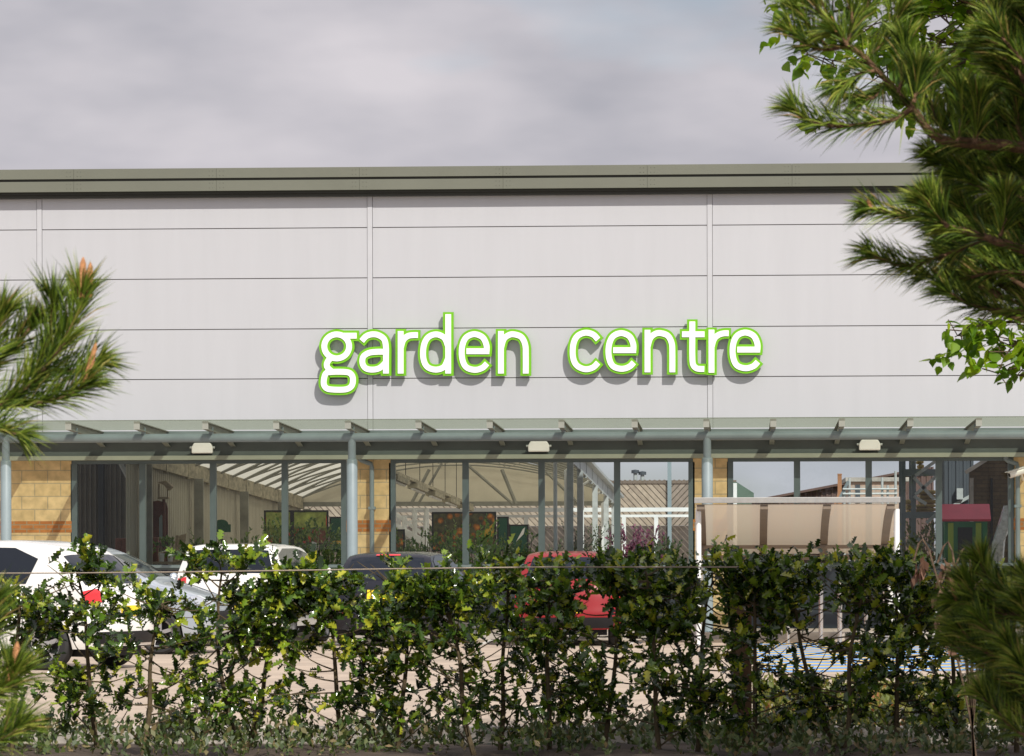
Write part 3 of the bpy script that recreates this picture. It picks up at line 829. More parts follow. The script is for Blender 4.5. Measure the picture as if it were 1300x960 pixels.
# timber screen with diagonal boards
YFN = 104.0
fx0, fxm, fx1 = UX(380, YFN), UX(848, YFN), UX(935, YFN)
ztop = UZ(613, YFN, 830); zsh = UZ(667.5, YFN, 830)
t = thing('timber_screen', 'tall screen of weathered diagonal boards with scalloped capping at the back of the yard', 'fence', (fxm, YFN, .06))
b = MB(); b.box(fx0, fxm - .004, YFN, YFN + .06, zsh, ztop); b.build('board_panel', M['fenceL'], t)
b = MB(); b.box(fxm + .004, fx1, YFN, YFN + .06, zsh, ztop); o = b.build('board_panel', M['fenceR'], t); o['label'] = 'darker board panel slanting the other way'
b = MB(); b.box(fx0, fx1, YFN - .03, YFN + .05, .06, zsh - .003); o = b.build('board_panel', M['fencelow'], t); o['label'] = 'lower boards with shade painted into their colour'
b = MB()
x = fx0
while x < fx1 - .2:
    poly = [(x + .06 + .062 * math.cos(math.pi * k / 8), ztop - .02 + .10 * math.sin(math.pi * k / 8)) for k in range(9)]
    b.prism(poly[::-1], YFN - .03, YFN - .005); x += .125
b.box(fx0, fx1, YFN - .004, YFN + .05, ztop + .002, ztop + .06)
b.build('scalloped_capping', M['fencecap'], t)
b = MB(); x = UX(850, YFN - .1); b.box(x - .05, x + .05, YFN - .10, YFN - .04, .06, UZ(583, YFN, 850)); b.build('pole', M['steel'], t)
for p, yy in ((806.5, 601), (815.5, 603)):
    c = U(p, 612, 105)
    t2 = thing('flue_pipe', 'small metal flue with a cowl poking above the timber screen, %s of two' % ('left' if p < 810 else 'right'), 'flue', (c.x, 105, 0), group='flues above the screen')
    b = MB(); b.tube([(c.x, 105, 0), (c.x, 105, UZ(yy, 105, p))], .05, 8); b.build('pipe', M['galv'], t2, smooth=True)
    b = MB(); b.lathe((c.x, 105, UZ(yy, 105, p)), [(0, .1), (.1, .08), (.1, .0), (0, 0)], 10); b.build('cowl', M['darkclad'], t2, smooth=True)
# white pergola frame in front of the screen
YP = 100.8 + 1.0
t = thing('display_frame', 'white painted beam frame standing in front of the timber screen', 'frame', (UX(832, YP), YP, .06))
xa, xb = UX(490, YP), UX(935, YP)
za, zb2 = UZ(647, YP, 840), UZ(655, YP, 840)
b = MB(); b.box(xa, xb, YP - .06, YP + .06, za - .05, za + .05); b.build('top_beam', M['whitesteel'], t)
b = MB(); b.box(xa, xb, YP - .04, YP + .04, zb2 - .032, zb2 + .032); b.build('lower_beam', M['whitesteel'], t)
for p in (506, 540, 668, 792, 833, 905):
    x = UX(p, YP); b = MB(); b.box(x - .05, x + .05, YP - .05, YP + .05, .06, zb2 - .034); b.build('post', M['whitesteel'], t)
# white mobile steps
YS = 86
t = thing('warehouse_steps', 'white metal mobile steps with a handrail inside the polytunnel', 'steps', (UX(517, YS), YS, .06))
b = MB()
for dy in (0, .6):
    b.bar(U(495, 648, YS) + Vector((0, dy, 0)), U(538, 680, YS) + Vector((0, dy, 0)), .05, .05)
    b.bar(U(500, 668, YS) + Vector((0, dy, 0)), U(540, 690, YS) + Vector((0, dy, 0)), .04, .12)
    for p in (512, 525, 540):
        b.tube([Vector((UX(p, YS), YS + dy, .06)), U(p, 645 if p > 520 else 655, YS) + Vector((0, dy, 0))], .03, 8)
    b.bar(U(519, 646, YS) + Vector((0, dy, 0)), U(541, 646, YS) + Vector((0, dy, 0)), .04, .04)
    b.bar(U(519, 662, YS) + Vector((0, dy, 0)), U(541, 662, YS) + Vector((0, dy, 0)), .04, .04)
b.build('side_frames', M['whitesteel'], t)
for k in range(7):
    q = U(500, 672, YS).lerp(U(540, 694, YS), k / 6)
    b = MB(); b.box(q.x - .1, q.x + .1, YS + .02, YS + .58, q.z - .02, q.z + .01); b.build('tread', M['whitesteel'], t)
# picture boards
def board(name, label, x0, y0, x1, y1, Y, m, fr=.035, inset=None):
    a, c = U(x0, y0, Y), U(x1, y1, Y)
    xm = (a.x + c.x) / 2
    t = thing(name, label, 'board', (xm, Y, .06))
    b = MB(); b.box(a.x, c.x, Y, Y + .05, c.z, a.z); b.build('frame', M['black'], t)
    b = MB(); b.box(a.x + fr, c.x - fr, Y - .006, Y - .001, c.z + fr, a.z - fr); pn = b.build('picture', m, t)
    for x in (a.x + .05, c.x - .05):
        b = MB(); b.box(x - .03, x + .03, Y + .052, Y + .1, .06, a.z); b.build('leg', M['black'], t)
    return t, a, c
t, a, c = board('picture_board', 'wide poppy field picture board behind the shrubs in the polytunnel', 335, 648, 417, 692, 84, M['poppy'])
b = MB(); b.box(a.x + .05, c.x - .05, 83.985, 83.992, a.z - .36, a.z - .05); b.build('meadow_strip', M['meadow'], t)
xm = UX(371, 84); b = MB(); b.box(xm - .04, xm + .04, 83.97, 83.983, c.z, a.z); b.build('divider', M['black'], t)
b = MB(); b.box(UX(398, 84), UX(413, 84), 83.97, 83.983, c.z + .04, a.z - .42); b.build('corner_panel', M['mahog'], t)
t, a, c = board('picture_board', 'orange marigold picture board with an amber corner near the polytunnel middle', 548, 650, 630, 700, 82, M['marigold'])
b = MB(); b.prism([(c.x - .05, UZ(664, 82)), (c.x - .05, UZ(681, 82)), (c.x - .36, UZ(681, 82))], 81.97, 81.99); b.build('corner_panel', M['amber'], t)
board('picture_board', 'small dark orange flower board low behind the buff pier', 492, 672, 514, 702, 81, M['marigold'])
board('green_board', 'narrow green board right of the marigold picture', 631, 656, 646, 700, 84, M['signgreen'])
t, a, c = board('green_board', 'dark green board with a white leaf stroke near the right eave', 646, 666, 671, 704, 85, M['signgreen'])
b = MB(); b.prism([(c.x - .12, a.z - .10), (c.x - .07, a.z - .06), (c.x - .10, a.z - .2), (c.x - .26, a.z - .36)], 84.985, 84.99); b.build('leaf_mark', M['white'], t)
t, a, c = board('green_board', 'tall dark green board with pale specks behind the canopy column', 418, 656, 441, 700, 85, M['signgreen'])
b = MB(); b.box(a.x, c.x, 84.97, 84.99, UZ(690, 85), UZ(686, 85)); b.build('amber_strip', M['amber'], t)
# green arched sign on the side wall
c = U(281, 672, 83)
t = thing('arched_sign', 'dark green sign with an arched top in front of the beige ribbed wall', 'sign', (c.x, 83, c.z))
w2 = .19
poly = [(c.x - w2, c.z - .06), (c.x + w2, c.z - .06), (c.x + w2, c.z + .1)] + [(c.x + w2 * .75 * math.cos(math.pi * k / 8), c.z + .1 + .1 * math.sin(math.pi * k / 8)) for k in range(9)] + [(c.x - w2, c.z + .1)]
b = MB(); b.prism(poly, 83, 83.04); b.build('panel', M['signgreen'], t)
b = MB(); b.tube([(c.x, 83.06, .06), (c.x, 83.06, c.z + .1)], .03, 6); b.build('post', M['black'], t)
# garden mirror, cabinet, chair
c = U(203.5, 692, 75.8); zt2 = UZ(634, 75.8)
t = thing('garden_mirror', 'tall red brown wooden panel with pointed top and pale blue glass', 'mirror', (c.x, 75.8, .06))
w2 = .14
b = MB(); b.prism([(c.x - w2, .06), (c.x + w2, .06), (c.x + w2, zt2 - .15), (c.x + w2 * .8, zt2 - .04), (c.x - w2 * .3, zt2), (c.x - w2, zt2 - .02)], 75.8, 75.88); b.build('panel', M['mahog'], t)
b = MB(); b.prism([(c.x - .02, 1.65), (c.x + .07, 1.62), (c.x + .07, UZ(652, 75.8) - .05), (c.x + .02, UZ(652, 75.8)), (c.x - .02, UZ(652, 75.8) - .06)], 75.79, 75.799); b.build('glass', M['mirror'], t)
for (pa, pb, yy, Y, lab) in ((146, 163, 682, 73.5, 'brown cabinet with a rounded top behind the second window pane'), (184, 201, 681, 74.8, 'lower brown cabinet beside the potted plants')):
    xa, xb = UX(pa, Y), UX(pb, Y); z1 = UZ(yy, Y)
    t = thing('cabinet', lab, 'cabinet', ((xa + xb) / 2, Y, .06))
    b = MB(); b.box(xa, xb, Y, Y + .4, .12, z1); b.build('carcass', M['terracotta'], t, bevel=.02)
    b = MB(); b.box(xa + .03, (xa + xb) / 2 - .005, Y - .015, Y - .001, .18, z1 - .05); b.box((xa + xb) / 2 + .005, xb - .03, Y - .015, Y - .001, .18, z1 - .05); b.build('doors', M['mahog'], t)
    b = MB(); [b.box(x, x + .05, y, y + .05, .06, .119) for x in (xa + .02, xb - .07) for y in (Y + .02, Y + .33)]; b.build('feet', M['mahog'], t)
xa, xb = UX(218, 77), UX(231, 77)
t = thing('garden_chair', 'tan wicker chair with a leaning back behind the potted plants', 'chair', ((xa + xb) / 2, 77, .06))
zs_ = 1.15
b = MB(); b.bar((xa, 77.25, zs_), (xa + .06, 77.4, UZ(679, 77)), .06, .05); b.add([(xa, 77.2, zs_), (xb - .03, 77.2, zs_), (xb + .03, 77.4, UZ(676, 77)), (xa + .03, 77.4, UZ(680, 77))], [(0, 1, 2, 3)]); b.build('backrest', M['cane'], t)
b = MB(); b.box(xa, xb, 76.8, 77.2, zs_ - .06, zs_ - .01); b.build('seat', M['cane'], t)
for x in (xa + .03, xb - .03):
    for y in (76.85, 77.16):
        b = MB(); b.tube([(x, y, .06), (x, y, zs_ - .062)], .022, 6); b.build('leg', M['cane'], t)
# beige slanted lantern roof on a post
c = U(208, 616, 75.5)
t = thing('bird_table', 'small bird table with a slanted beige roof on a thin post', 'bird table', (c.x, 75.5, .06))
b = MB(); b.prism([(c.x - .10, c.z + .05), (c.x + .06, c.z + .08), (c.x + .17, c.z - .03), (c.x + .10, c.z - .1), (c.x + .02, c.z + .0)], 75.35, 75.65); b.build('roof', M['cane'], t)
b = MB(); b.box(c.x - .1, c.x + .1, 75.38, 75.62, c.z - .26, c.z - .22); [b.box(c.x + s * .08 - .012, c.x + s * .08 + .012, 75.4, 75.42, c.z - .22, c.z + .02) for s in (-1, 1)]; b.build('tray', M['cane'], t)
b = MB(); b.tube([(c.x, 75.5, .06), (c.x, 75.5, c.z - .262)], .03, 6); b.build('post', M['mahog'], t)

# ------------------------------------------------------------------ plants: leaves
LEAF_QUAD = (np.array([[0, 0, 0], [.5, -.28, .06], [1, 0, -.05], [.5, .28, .06]]), [[0, 1, 2, 3]])
HEART = (np.array([[0, 0, 0], [.12, -.36, .05], [.45, -.42, .05], [.8, -.2, 0], [1.1, 0, -.12], [.8, .2, 0], [.45, .42, .05], [.12, .36, .05], [.5, 0, -.03]]),
         [[0, 1, 2, 8], [8, 2, 3, 4], [8, 4, 5, 6], [8, 6, 7, 0]])
HOLLY = (np.array([[0, 0, 0], [.36, 0, -.05], [.64, 0, -.04], [1, 0, -.10],
                   [.22, -.30, .12], [.36, -.15, .0], [.50, -.33, .13], [.63, -.15, .0], [.78, -.24, .10],
                   [.22, .30, .12], [.36, .15, .0], [.50, .33, .13], [.63, .15, .0], [.78, .24, .10]]),
         [[0, 4, 5, 1], [1, 5, 6, 7, 2], [2, 7, 8, 3], [0, 1, 10, 9], [1, 2, 12, 11, 10], [2, 3, 13, 12]])
def norm(a): return a / (np.linalg.norm(a, axis=-1, keepdims=True) + 1e-9)
def leaves(name, tmpl, pos, dirs, nrm, size, m, parent, smooth=False):
    T, F = tmpl
    dirs = norm(dirs)
    side = norm(np.cross(nrm, dirs))
    up = np.cross(dirs, side)
    size = np.asarray(size)[:, None, None]
    V = pos[:, None, :] + size * (T[None, :, 0:1] * dirs[:, None, :] + T[None, :, 1:2] * side[:, None, :] + T[None, :, 2:3] * up[:, None, :])
    n, k = len(pos), len(T)
    fl = np.concatenate([np.array(f) for f in F]); cn = np.array([len(f) for f in F])
    loops = (np.arange(n)[:, None] * k + fl[None, :]).ravel()
    counts = np.tile(cn, n)
    return np_mesh(name, V.reshape(-1, 3), loops, counts, m, parent, smooth)
def twig_leaves(starts, dirs, length, nleaf, spread=0.6):
    """alternate leaves along short twigs -> positions, directions, normals"""
    n = len(starts)
    f = (np.arange(nleaf) + 0.5) / nleaf
    p = starts[:, None, :] + dirs[:, None, :] * (length[:, None, None] * f[None, :, None])
    rad = norm(rng.normal(size=(n, nleaf, 3)))
    d = norm(dirs[:, None, :] * 0.75 + rad * spread + np.array([0, 0, .08]))
    nr_ = norm(np.array([0, 0, 1.0])[None, None, :] + rng.normal(size=(n, nleaf, 3)) * 0.55 + np.array([.15, -.35, 0]))
    return p.reshape(-1, 3), d.reshape(-1, 3), nr_.reshape(-1, 3)

def shrub(name, label, cat, px, Y, ztop, rx, m, nleaf=700, size=.06, stems=5, group=None, zbase=.06, zlow=None, tmpl=LEAF_QUAD, x=None):
    cx = UX(px, Y, 690) if x is None else x
    t = thing(name, label, cat, (cx, Y, zbase), group=group)
    zl = zbase + .15 if zlow is None else zlow
    b = MB(); tips = []
    for k in range(stems):
        an = random.uniform(0, 6.28); tx = cx + rx * .6 * math.cos(an); ty = Y + rx * .6 * math.sin(an)
        tz = zl + (ztop - zl) * random.uniform(.6, .95)
        b.tube([(cx, Y, zbase), ((cx + tx) / 2 + random.uniform(-.05, .05), (Y + ty) / 2, (zbase + tz) / 2), (tx, ty, tz)], [.02, .014, .006], 5)
    b.build('stem', M['bark'], t)
    nt_ = max(8, nleaf // 8)
    u = rng.normal(size=(nt_, 3)); u = norm(u) * rng.uniform(.35, 1, size=(nt_, 1))
    cz = (ztop + zl) / 2; hz = (ztop - zl) / 2
    lump = 1 + .22 * np.sin(u[:, 0] * 5 + px) * np.cos(u[:, 2] * 4 + px * .3)
    st = np.array([cx, Y, cz]) + u * np.array([rx, rx, hz * .85]) * lump[:, None]
    dd = norm(u + np.array([0, 0, .6]) + rng.normal(size=(nt_, 3)) * .4)
    p, d, nn = twig_leaves(st, dd, rng.uniform(.08, .2, nt_) * (ztop - zl), 8)
    leaves('foliage', tmpl, p, d, nn, rng.uniform(.6, 1.2, len(p)) * size, m, t)
    return t
def pot(t, x, Y, z0, h, r, m):
    b = MB(); b.lathe((x, Y, z0), [(0, 0), (r * .75, 0), (r, h), (r * .85, h), (r * .85, h * .9), (0, h * .9)], 14); b.build('pot', m, t, smooth=True)
# potted plants on a staging bench by the window
xa, xb = UX(196, 74), UX(246, 74)
t = thing('staging_bench', 'low slatted bench holding the two potted plants behind the glass', 'bench', ((xa + xb) / 2, 74, .06))
zbn = UZ(712, 74)
b = MB(); [b.box(xa, xb, 73.75 + k * .12, 73.84 + k * .12, zbn - .04, zbn) for k in range(5)]; b.build('top', M['cane'], t)
for x in (xa + .05, xb - .05):
    for y in (73.78, 74.28):
        b = MB(); b.box(x - .03, x + .03, y - .03, y + .03, .06, zbn - .041); b.build('leg', M['mahog'], t)
for p, zt3, lab in ((205, 680, 'bright green potted plant in a white pot, left one on the bench'), (216, 677, 'bright green potted plant in a white pot, right one on the bench')):
    t = shrub('potted_plant', lab, 'plant', p, 73.95, UZ(zt3, 74), .15, M['bright'], 130, .07, 3, 'potted plants on the bench', zbase=zbn + .001, zlow=zbn + .12)
    pot(t, UX(p, 73.95, 690), 73.95, zbn + .001, .15, .06, M['white'])
shr = [(352, 79, 670, .30, 'shrub', 'slim green shrub in front of the poppy board'),
       (372, 77.5, 672, .42, 'shrub', 'broad dark shrub left of the tagged one, under the poppy board'),
       (400, 77, 668, .46, 'shrub', 'dark shrub with a white price tag beside the canopy column'),
       (428, 79, 690, .3, 'shrub', 'low shrub at the foot of the tall green board'),
       (512, 78, 690, .3, 'shrub', 'low leafy shrub right of the buff pier'),
       (540, 77.5, 684, .40, 'shrub', 'leafy shrub under the left end of the marigold board'),
       (572, 78, 680, .42, 'shrub', 'leafy shrub left of the mullion under the marigold board'),
       (606, 77, 676, .42, 'bright', 'paler green shrub right of the mullion under the marigold board'),
       (632, 78, 688, .35, 'shrub', 'shrub in front of the narrow green board'),
       (660, 77, 692, .40, 'shrub', 'low shrub in front of the board with the white leaf stroke'),
       (700, 79, 690, .35, 'conifer', 'low conifer between the two tunnel posts'),
       (728, 78, 672, .30, 'conifer', 'upright conifer at the foot of the right eave post'),
       (757, 80, 668, .46, 'conifer', 'rounded wispy conifer under the right eave'),
       (800, 79, 680, .34, 'purple', 'purple leaved shrub, left one before the timber screen'),
       (822, 80, 676, .34, 'purple', 'purple leaved shrub with a pale flower plume before the timber screen'),
       (846, 78, 690, .32, 'shrub', 'low green shrub right of the purple ones'),
       (250, 79, 692, .30, 'shrub', 'low shrub beside the arched sign'),
       (312, 79, 690, .30, 'shrub', 'low shrub in front of the beige ribbed wall'),
       (1176, 75.2, 662, .34, 'cover', 'yellow green plant stacked under the racking'),
       (1160, 74.0, 690, .34, 'cover', 'low yellow green plants at the foot of the racking')]
for (p, Y, yt, rx, mk, lab) in shr:
    shrub('garden_shrub', lab, 'shrub', p, Y, UZ(yt, Y) + .17, rx * 1.15, M[mk], 1000, .085 if mk != 'conifer' else .06, 5, 'stock plants behind the shop windows', zbase=.06, zlow=.4)
c = U(398, 694, 76.4)
t = MB().add([(c.x - .05, 76.4, c.z - .09), (c.x + .03, 76.4, c.z - .11), (c.x + .06, 76.42, c.z + .07), (c.x - .03, 76.42, c.z + .1)], [(0, 1, 2, 3)]).add([(c.x - .03, 76.395, c.z - .04), (c.x + .02, 76.395, c.z - .05), (c.x + .04, 76.41, c.z + .03), (c.x - .01, 76.41, c.z + .04)], [(0, 1, 2, 3)], 1)
tag(t.build('price_tag', [M['white'], M['signgreen']]), 'white and green price tag hanging on the dark shrub', 'tag')

# ---------------- far right of the yard
# brown ribbed building far away
YB = 125
xa, xb = UX(925, YB), UX(1180, YB)
pa, pb = U(975, 632.5, YB), U(1072, 614, YB)
sl_ = (pb.z - pa.z) / (pb.x - pa.x)
t = thing('brown_building', 'distant brown ribbed building with a rising roofline behind the shelter', 'building', ((xa + xb) / 2, YB, 0))
ribbed('ribbed_wall', M['brownshed'], t, xa, xb, YB, 0, 0, .16, .04, lambda x: pa.z + sl_ * (x - pa.x))
b = MB(); b.bar((xa, YB - .1, pa.z + sl_ * (xa - pa.x)), (xb, YB - .1, pa.z + sl_ * (xb - pa.x)), .3, .07); b.build('verge', M['brownshed'], t)
# pale brick building
YB = 118
t = thing('brick_building', 'distant pale pink brick building left of the racking', 'building', (UX(1110, YB), YB, 0))
xa, xb, z1 = UX(1078, YB), UX(1150, YB), UZ(613, YB)
b = MB(); b.box(xa, xb, YB, YB + 5, 0, z1); b.build('wall', M['pinkbrick'], t)
b = MB(); b.box(xa - .1, xb + .1, YB - .1, YB + 5.1, z1 + .002, z1 + .12); b.build('roof', M['kerb'], t)
b = MB(); b.box(UX(1086, YB), UX(1092, YB), YB - .02, YB - .002, UZ(640, YB), UZ(617, YB)); b.build('window', M['darkclad'], t)
# green roofed hut
YB = 92
t = thing('green_hut', 'small hut with a green sloping roof just right of the middle pier', 'hut', (UX(940, YB), YB, .06))
a = U(935, 612, YB); c = U(957, 626, YB)
b = MB(); b.prism([(UX(915, YB), .06), (c.x - .05, .06), (c.x - .05, c.z - .1), (UX(915, YB), c.z - .1)], YB, YB + 3); b.build('wall', M['greenroof'], t)
b = MB(); b.prism([(UX(912, YB), a.z), (a.x, a.z), (c.x, c.z), (c.x, c.z - .099), (UX(912, YB), c.z - .099)], YB - .1, YB + 3.1); b.build('roof', M['greenroof'], t)
x = UX(932, 90); b = MB(); b.box(x - .06, x + .06, YB - .32, YB - .2, .06, UZ(612, 90, 932)); b.build('white_post', M['whitesteel'], t)
# timber post
c = U(1066, 603, 100)
b = MB(); b.box(c.x - .05, c.x + .05, 100, 100.1, .06, c.z); b.bar((c.x - .22, 99.97, c.z - 1.0), (c.x - .02, 99.97, c.z - .45), .06, .06); b.box(c.x - .055, c.x + .055, 99.99, 100.11, c.z + .001, c.z + .03)
tag(b.build('timber_post', M['rust']), 'lone rusty brown timber post against the sky', 'post')
# white guard rails
Yg = 96
t = thing('guard_rail', 'white tubular guard rails in front of the pale brick building', 'railing', (UX(1100, Yg), Yg, .06))
for p in (1072, 1078.5, 1120, 1127, 1137):
    b = MB(); b.tube([(UX(p, Yg), Yg, .06), (UX(p, Yg), Yg, UZ({1078.5: 607, 1072: 618, 1120: 606, 1127: 616, 1137: 598}[p], Yg, p))], .03, 8); b.build('upright', M['galv'], t, smooth=True)
for yy in (621, 627):
    b = MB(); b.tube([(UX(1070, Yg), Yg - .06, UZ(yy, Yg, 1100)), (UX(1139, Yg), Yg - .06, UZ(yy, Yg, 1100))], .022, 8); b.build('rail', M['galv'], t, smooth=True)
b = MB(); b.bar(U(1066, 633, Yg), U(1077, 611, Yg), .06, .07); b.build('stay', M['rack'], t)
# pallet racking
Yr = 75.0
t = thing('pallet_racking', 'tall steel pallet racking stacked with sacks behind the right window', 'racking', (UX(1170, Yr), Yr, .06))
for (p, dy) in ((1147, 0), (1160, 0), (1147, 1.1), (1160, 1.1), (1196, 0), (1196, 1.1)):
    x = UX(p, Yr); b = MB(); b.box(x - .04, x + .04, Yr + dy - .04, Yr + dy + .04, .06, 4.6); b.build('upright', M['rack'], t)
for zz in (UZ(655, Yr), UZ(601, Yr), 1.0):
    for dy in (0.0, 1.1):
        b = MB(); b.box(UX(1147, Yr), UX(1196, Yr), Yr + dy - .07, Yr + dy - .042, zz - .06, zz + .05); b.build('shelf_beam', M['rack'], t)
for (x0, y0, x1, y1) in ((1162, 604, 1190, 584), (1162, 628, 1190, 604), (1160, 606, 1186, 634), (1160, 630, 1176, 640), (1176, 664, 1192, 650), (1165, 684, 1192, 702)):
    b = MB(); b.bar(U(x0, y0, Yr - .05), U(x1, y1, Yr - .05), .05, .06); b.build('brace', M['galv'], t)
for k, (p0, p1, y0, y1) in enumerate(((1163, 1189, 654, 640), (1166, 1190, 640, 622), (1149, 1158, 654, 634), (1163, 1174, 600, 584))):
    a = U(p0, y0, Yr + .3); c = U(p1, y1, Yr + .3)
    b = MB(); hgt = (c.z - a.z) / 3
    for q in range(3):
        b.box(a.x + random.uniform(0, .04), c.x - random.uniform(0, .04), Yr + .15 + random.uniform(0, .05), Yr + .9, a.z + q * hgt + .004, a.z + (q + 1) * hgt - .004)
    o = b.build('sack_pile', M['sack'], bevel=.03)
    tag(o, ['yellow sacks lying on the lower racking shelf', 'yellow brown sacks heaped on top of the shelf load', 'small yellow load between the two close uprights', 'cream load on the top racking shelf'][k], 'sacks', 'loads on the racking')
# slate building and dark brick wall
Yd = 78.2
t = thing('slate_building', 'dark slate blue ribbed building right of the racking', 'building', (UX(1215, Yd), Yd, .06))
ribbed('ribbed_wall', M['darkclad'], t, UX(1190, Yd), UX(1234, Yd), Yd, .06, 5.2, .14, .03)
b = MB(); b.box(UX(1188, Yd), UX(1236, Yd), Yd - .1, Yd + 2, 5.202, 5.3); b.build('roof', M['darkclad'], t)
b = MB(); x = UX(1218, Yd); b.box(x - .06, x + .06, Yd - .2, Yd - .036, UZ(636, Yd), UZ(622, Yd)); b.build('meter_box', M['galv'], t)
b = MB(); b.bar((UX(1208, Yd), Yd - .1, UZ(645, Yd)), (UX(1231, Yd), Yd - .1, UZ(632, Yd)), .05, .06); b.build('pipe_arm', M['galv'], t)
Yk = 76.6
t = thing('brick_store', 'dark brown brick store with a sloping roof edge beside the right pier', 'building', (UX(1262, Yk), Yk, .06))
a, c = U(1231, 600, Yk), U(1262, 580, Yk)
xb = UX(1330, Yk)
b = MB(); b.prism([(a.x, .06), (xb, .06), (xb, c.z + .6), (c.x, c.z), (a.x, a.z)], Yk, Yk + .3); b.build('wall', M['darkbrick'], t)
b = MB(); b.bar((a.x - .08, Yk - .05, a.z), (c.x, Yk - .05, c.z + .04), .2, .07); b.build('verge', M['kerb'], t)
b = MB(); x = UX(1259, Yk); b.box(x - .02, x + .02, Yk - .04, Yk - .002, .06, c.z - .4); b.build('movement_joint', M['black'], t)
b = MB(); x = UX(1232.5, Yk); b.box(x - .02, x + .05, Yk - .03, Yk - .003, .06, a.z - .1); b.build('corner_strip', M['kerb'], t)
# play house
Yh = 74.3
xa, xb = UX(1195, Yh), UX(1258, Yh)
t = thing('play_house', 'toy play house with a red tiled roof and green walls', 'play house', ((xa + xb) / 2, Yh, .06))
zr0, zr1 = UZ(660, Yh), UZ(641.5, Yh)
b = MB()
for k in range(5):
    f0, f1 = k / 5, (k + 1) / 5
    b.add([(xa, Yh + f0 * .45, zr0 + (zr1 - zr0) * f0 - .012), (xb, Yh + f0 * .45, zr0 + (zr1 - zr0) * f0 - .012), (xb, Yh + f1 * .45, zr0 + (zr1 - zr0) * f1), (xa, Yh + f1 * .45, zr0 + (zr1 - zr0) * f1),
           (xa, Yh + f0 * .45, zr0 + (zr1 - zr0) * f0 - .05), (xb, Yh + f0 * .45, zr0 + (zr1 - zr0) * f0 - .05)], [(0, 1, 2, 3), (0, 4, 5, 1)])
b.add([(xa, Yh + .45, zr1), (xb, Yh + .45, zr1), (xb, Yh + .9, zr0), (xa, Yh + .9, zr0)], [(0, 1, 2, 3)])
b.build('roof', M['playred'], t)
b = MB(); b.box(xa + .06, xb - .06, Yh + .06, Yh + .84, .06, zr0 - .06); b.build('wall', M['playgreen'], t)
for x in (xa + .12, xa + .62):
    b = MB(); b.box(x, x + .10, Yh + .03, Yh + .058, .08, zr0 - .08); b.build('trim', M['playyellow'], t)
b = MB(); b.box(xa + .30, xa + .56, Yh + .035, Yh + .058, .9, zr0 - .16); b.build('window', M['black'], t)
b = MB(); b.box(xa + .75, xb - .08, Yh + .035, Yh + .058, .08, zr0 - .14); b.build('door', M['playgreen'], t)
# wrapped pack
t = MB(); a = U(1262, 690, 73.4); c = U(1277, 642, 73.6)
wd = .20
rows = []
for k in range(9):
    f = k / 8; q = a.lerp(c, f)
    rows.append([(q.x - wd * .1 + random.uniform(-.015, .015), 73.3 + .25 * f, q.z), (q.x + wd * (1 - .25 * (1 - f)) + random.uniform(-.02, .02), 73.32 + .25 * f, q.z + .02), (q.x + wd + .0 + random.uniform(-.02, .02), 73.55 + .25 * f, q.z + .02), (q.x - .03, 73.55 + .25 * f, q.z)])
ba = U(1252, 790, 73.3)
rows.insert(0, [(ba.x, 73.05, .06), (ba.x + wd, 73.07, .06), (ba.x + wd, 73.3, .06), (ba.x, 73.3, .06)])
vs = [p for r_ in rows for p in r_]
fs = [(i * 4 + k, i * 4 + (k + 1) % 4, (i + 1) * 4 + (k + 1) % 4, (i + 1) * 4 + k) for i in range(len(rows) - 1) for k in range(4)] + [(0, 1, 2, 3), (len(vs) - 4, len(vs) - 3, len(vs) - 2, len(vs) - 1)]
t.add(vs, fs); tag(t.build('wrapped_pack', M['wrap'], smooth=False), 'tall pack wrapped in shiny plastic leaning by the right window', 'pack')
# small blue sign low on the riser
c = U(792, 733, YW - .05)
t = thing('small_sign', 'small blue sign with black edge low under the window right of the red car', 'sign', (c.x, YW - .03, c.z))
b = MB(); b.box(c.x - .13, c.x + .13, YW - .035, YW - .002, c.z - .075, c.z + .075); b.build('backing', M['black'], t, bevel=.03)
b = MB(); b.box(c.x - .105, c.x + .105, YW - .042, YW - .036, c.z - .05, c.z + .05); b.build('face', M['signblue'], t)

# ------------------------------------------------------------------ cycle shelter
YSf, YSb = 63.6, 66.8
xa, xb = UX(883, YSf, 640), UX(1141, YSf, 640)
t = thing('cycle_shelter', 'open cycle shelter with curved beige translucent roof and white posts', 'shelter', ((xa + xb) / 2, (YSf + YSb) / 2, 0))
zf_ = UZ(641, YSf); zb_ = UZ(704, YSb)
def sroof(f): # 0 front .. 1 back
    an = f * math.pi / 2
    return YSf + (YSb - YSf) * (0.55 * f + 0.45 * math.sin(an)), zb_ + (zf_ - zb_) * (0.45 * (1 - f) + .55 * math.cos(an))
b = MB(); nf = 14
for i in range(nf + 1):
    yy, zz = sroof(i / nf)
    b.v += [(xa, yy, zz), (xb, yy, zz)]
b.f += [(2 * i, 2 * i + 1, 2 * i + 3, 2 * i + 2) for i in range(nf)]; b.m += [0] * nf
b.build('roof_sheet', M['poly'], t, smooth=True)
for p in (890, 970, 1050, 1131):
    x = UX(p, YSf, 640) if p != 890 else xa + .08
    x = min(x, xb - .08)
    b = MB(); pts = [sroof(i / nf) for i in range(nf + 1)]
    for (ya, z0), (yb, z1) in zip(pts[:-1], pts[1:]):
        b.bar((x, ya, z0 - .045), (x, yb, z1 - .045), .12, .07)
    b.build('roof_rib', M['rib'], t)
yy, zz = sroof(.8)
b = MB(); b.box(xa, xb, yy - .08, yy - .03, zz - .12, zz - .06); b.build('purlin', M['rib'], t)
b = MB(); b.box(xa - .02, xb + .02, YSf - .06, YSf + .02, zf_ + .015, UZ(632.5, YSf)); b.build('front_rail', M['alu'], t, bevel=.008)
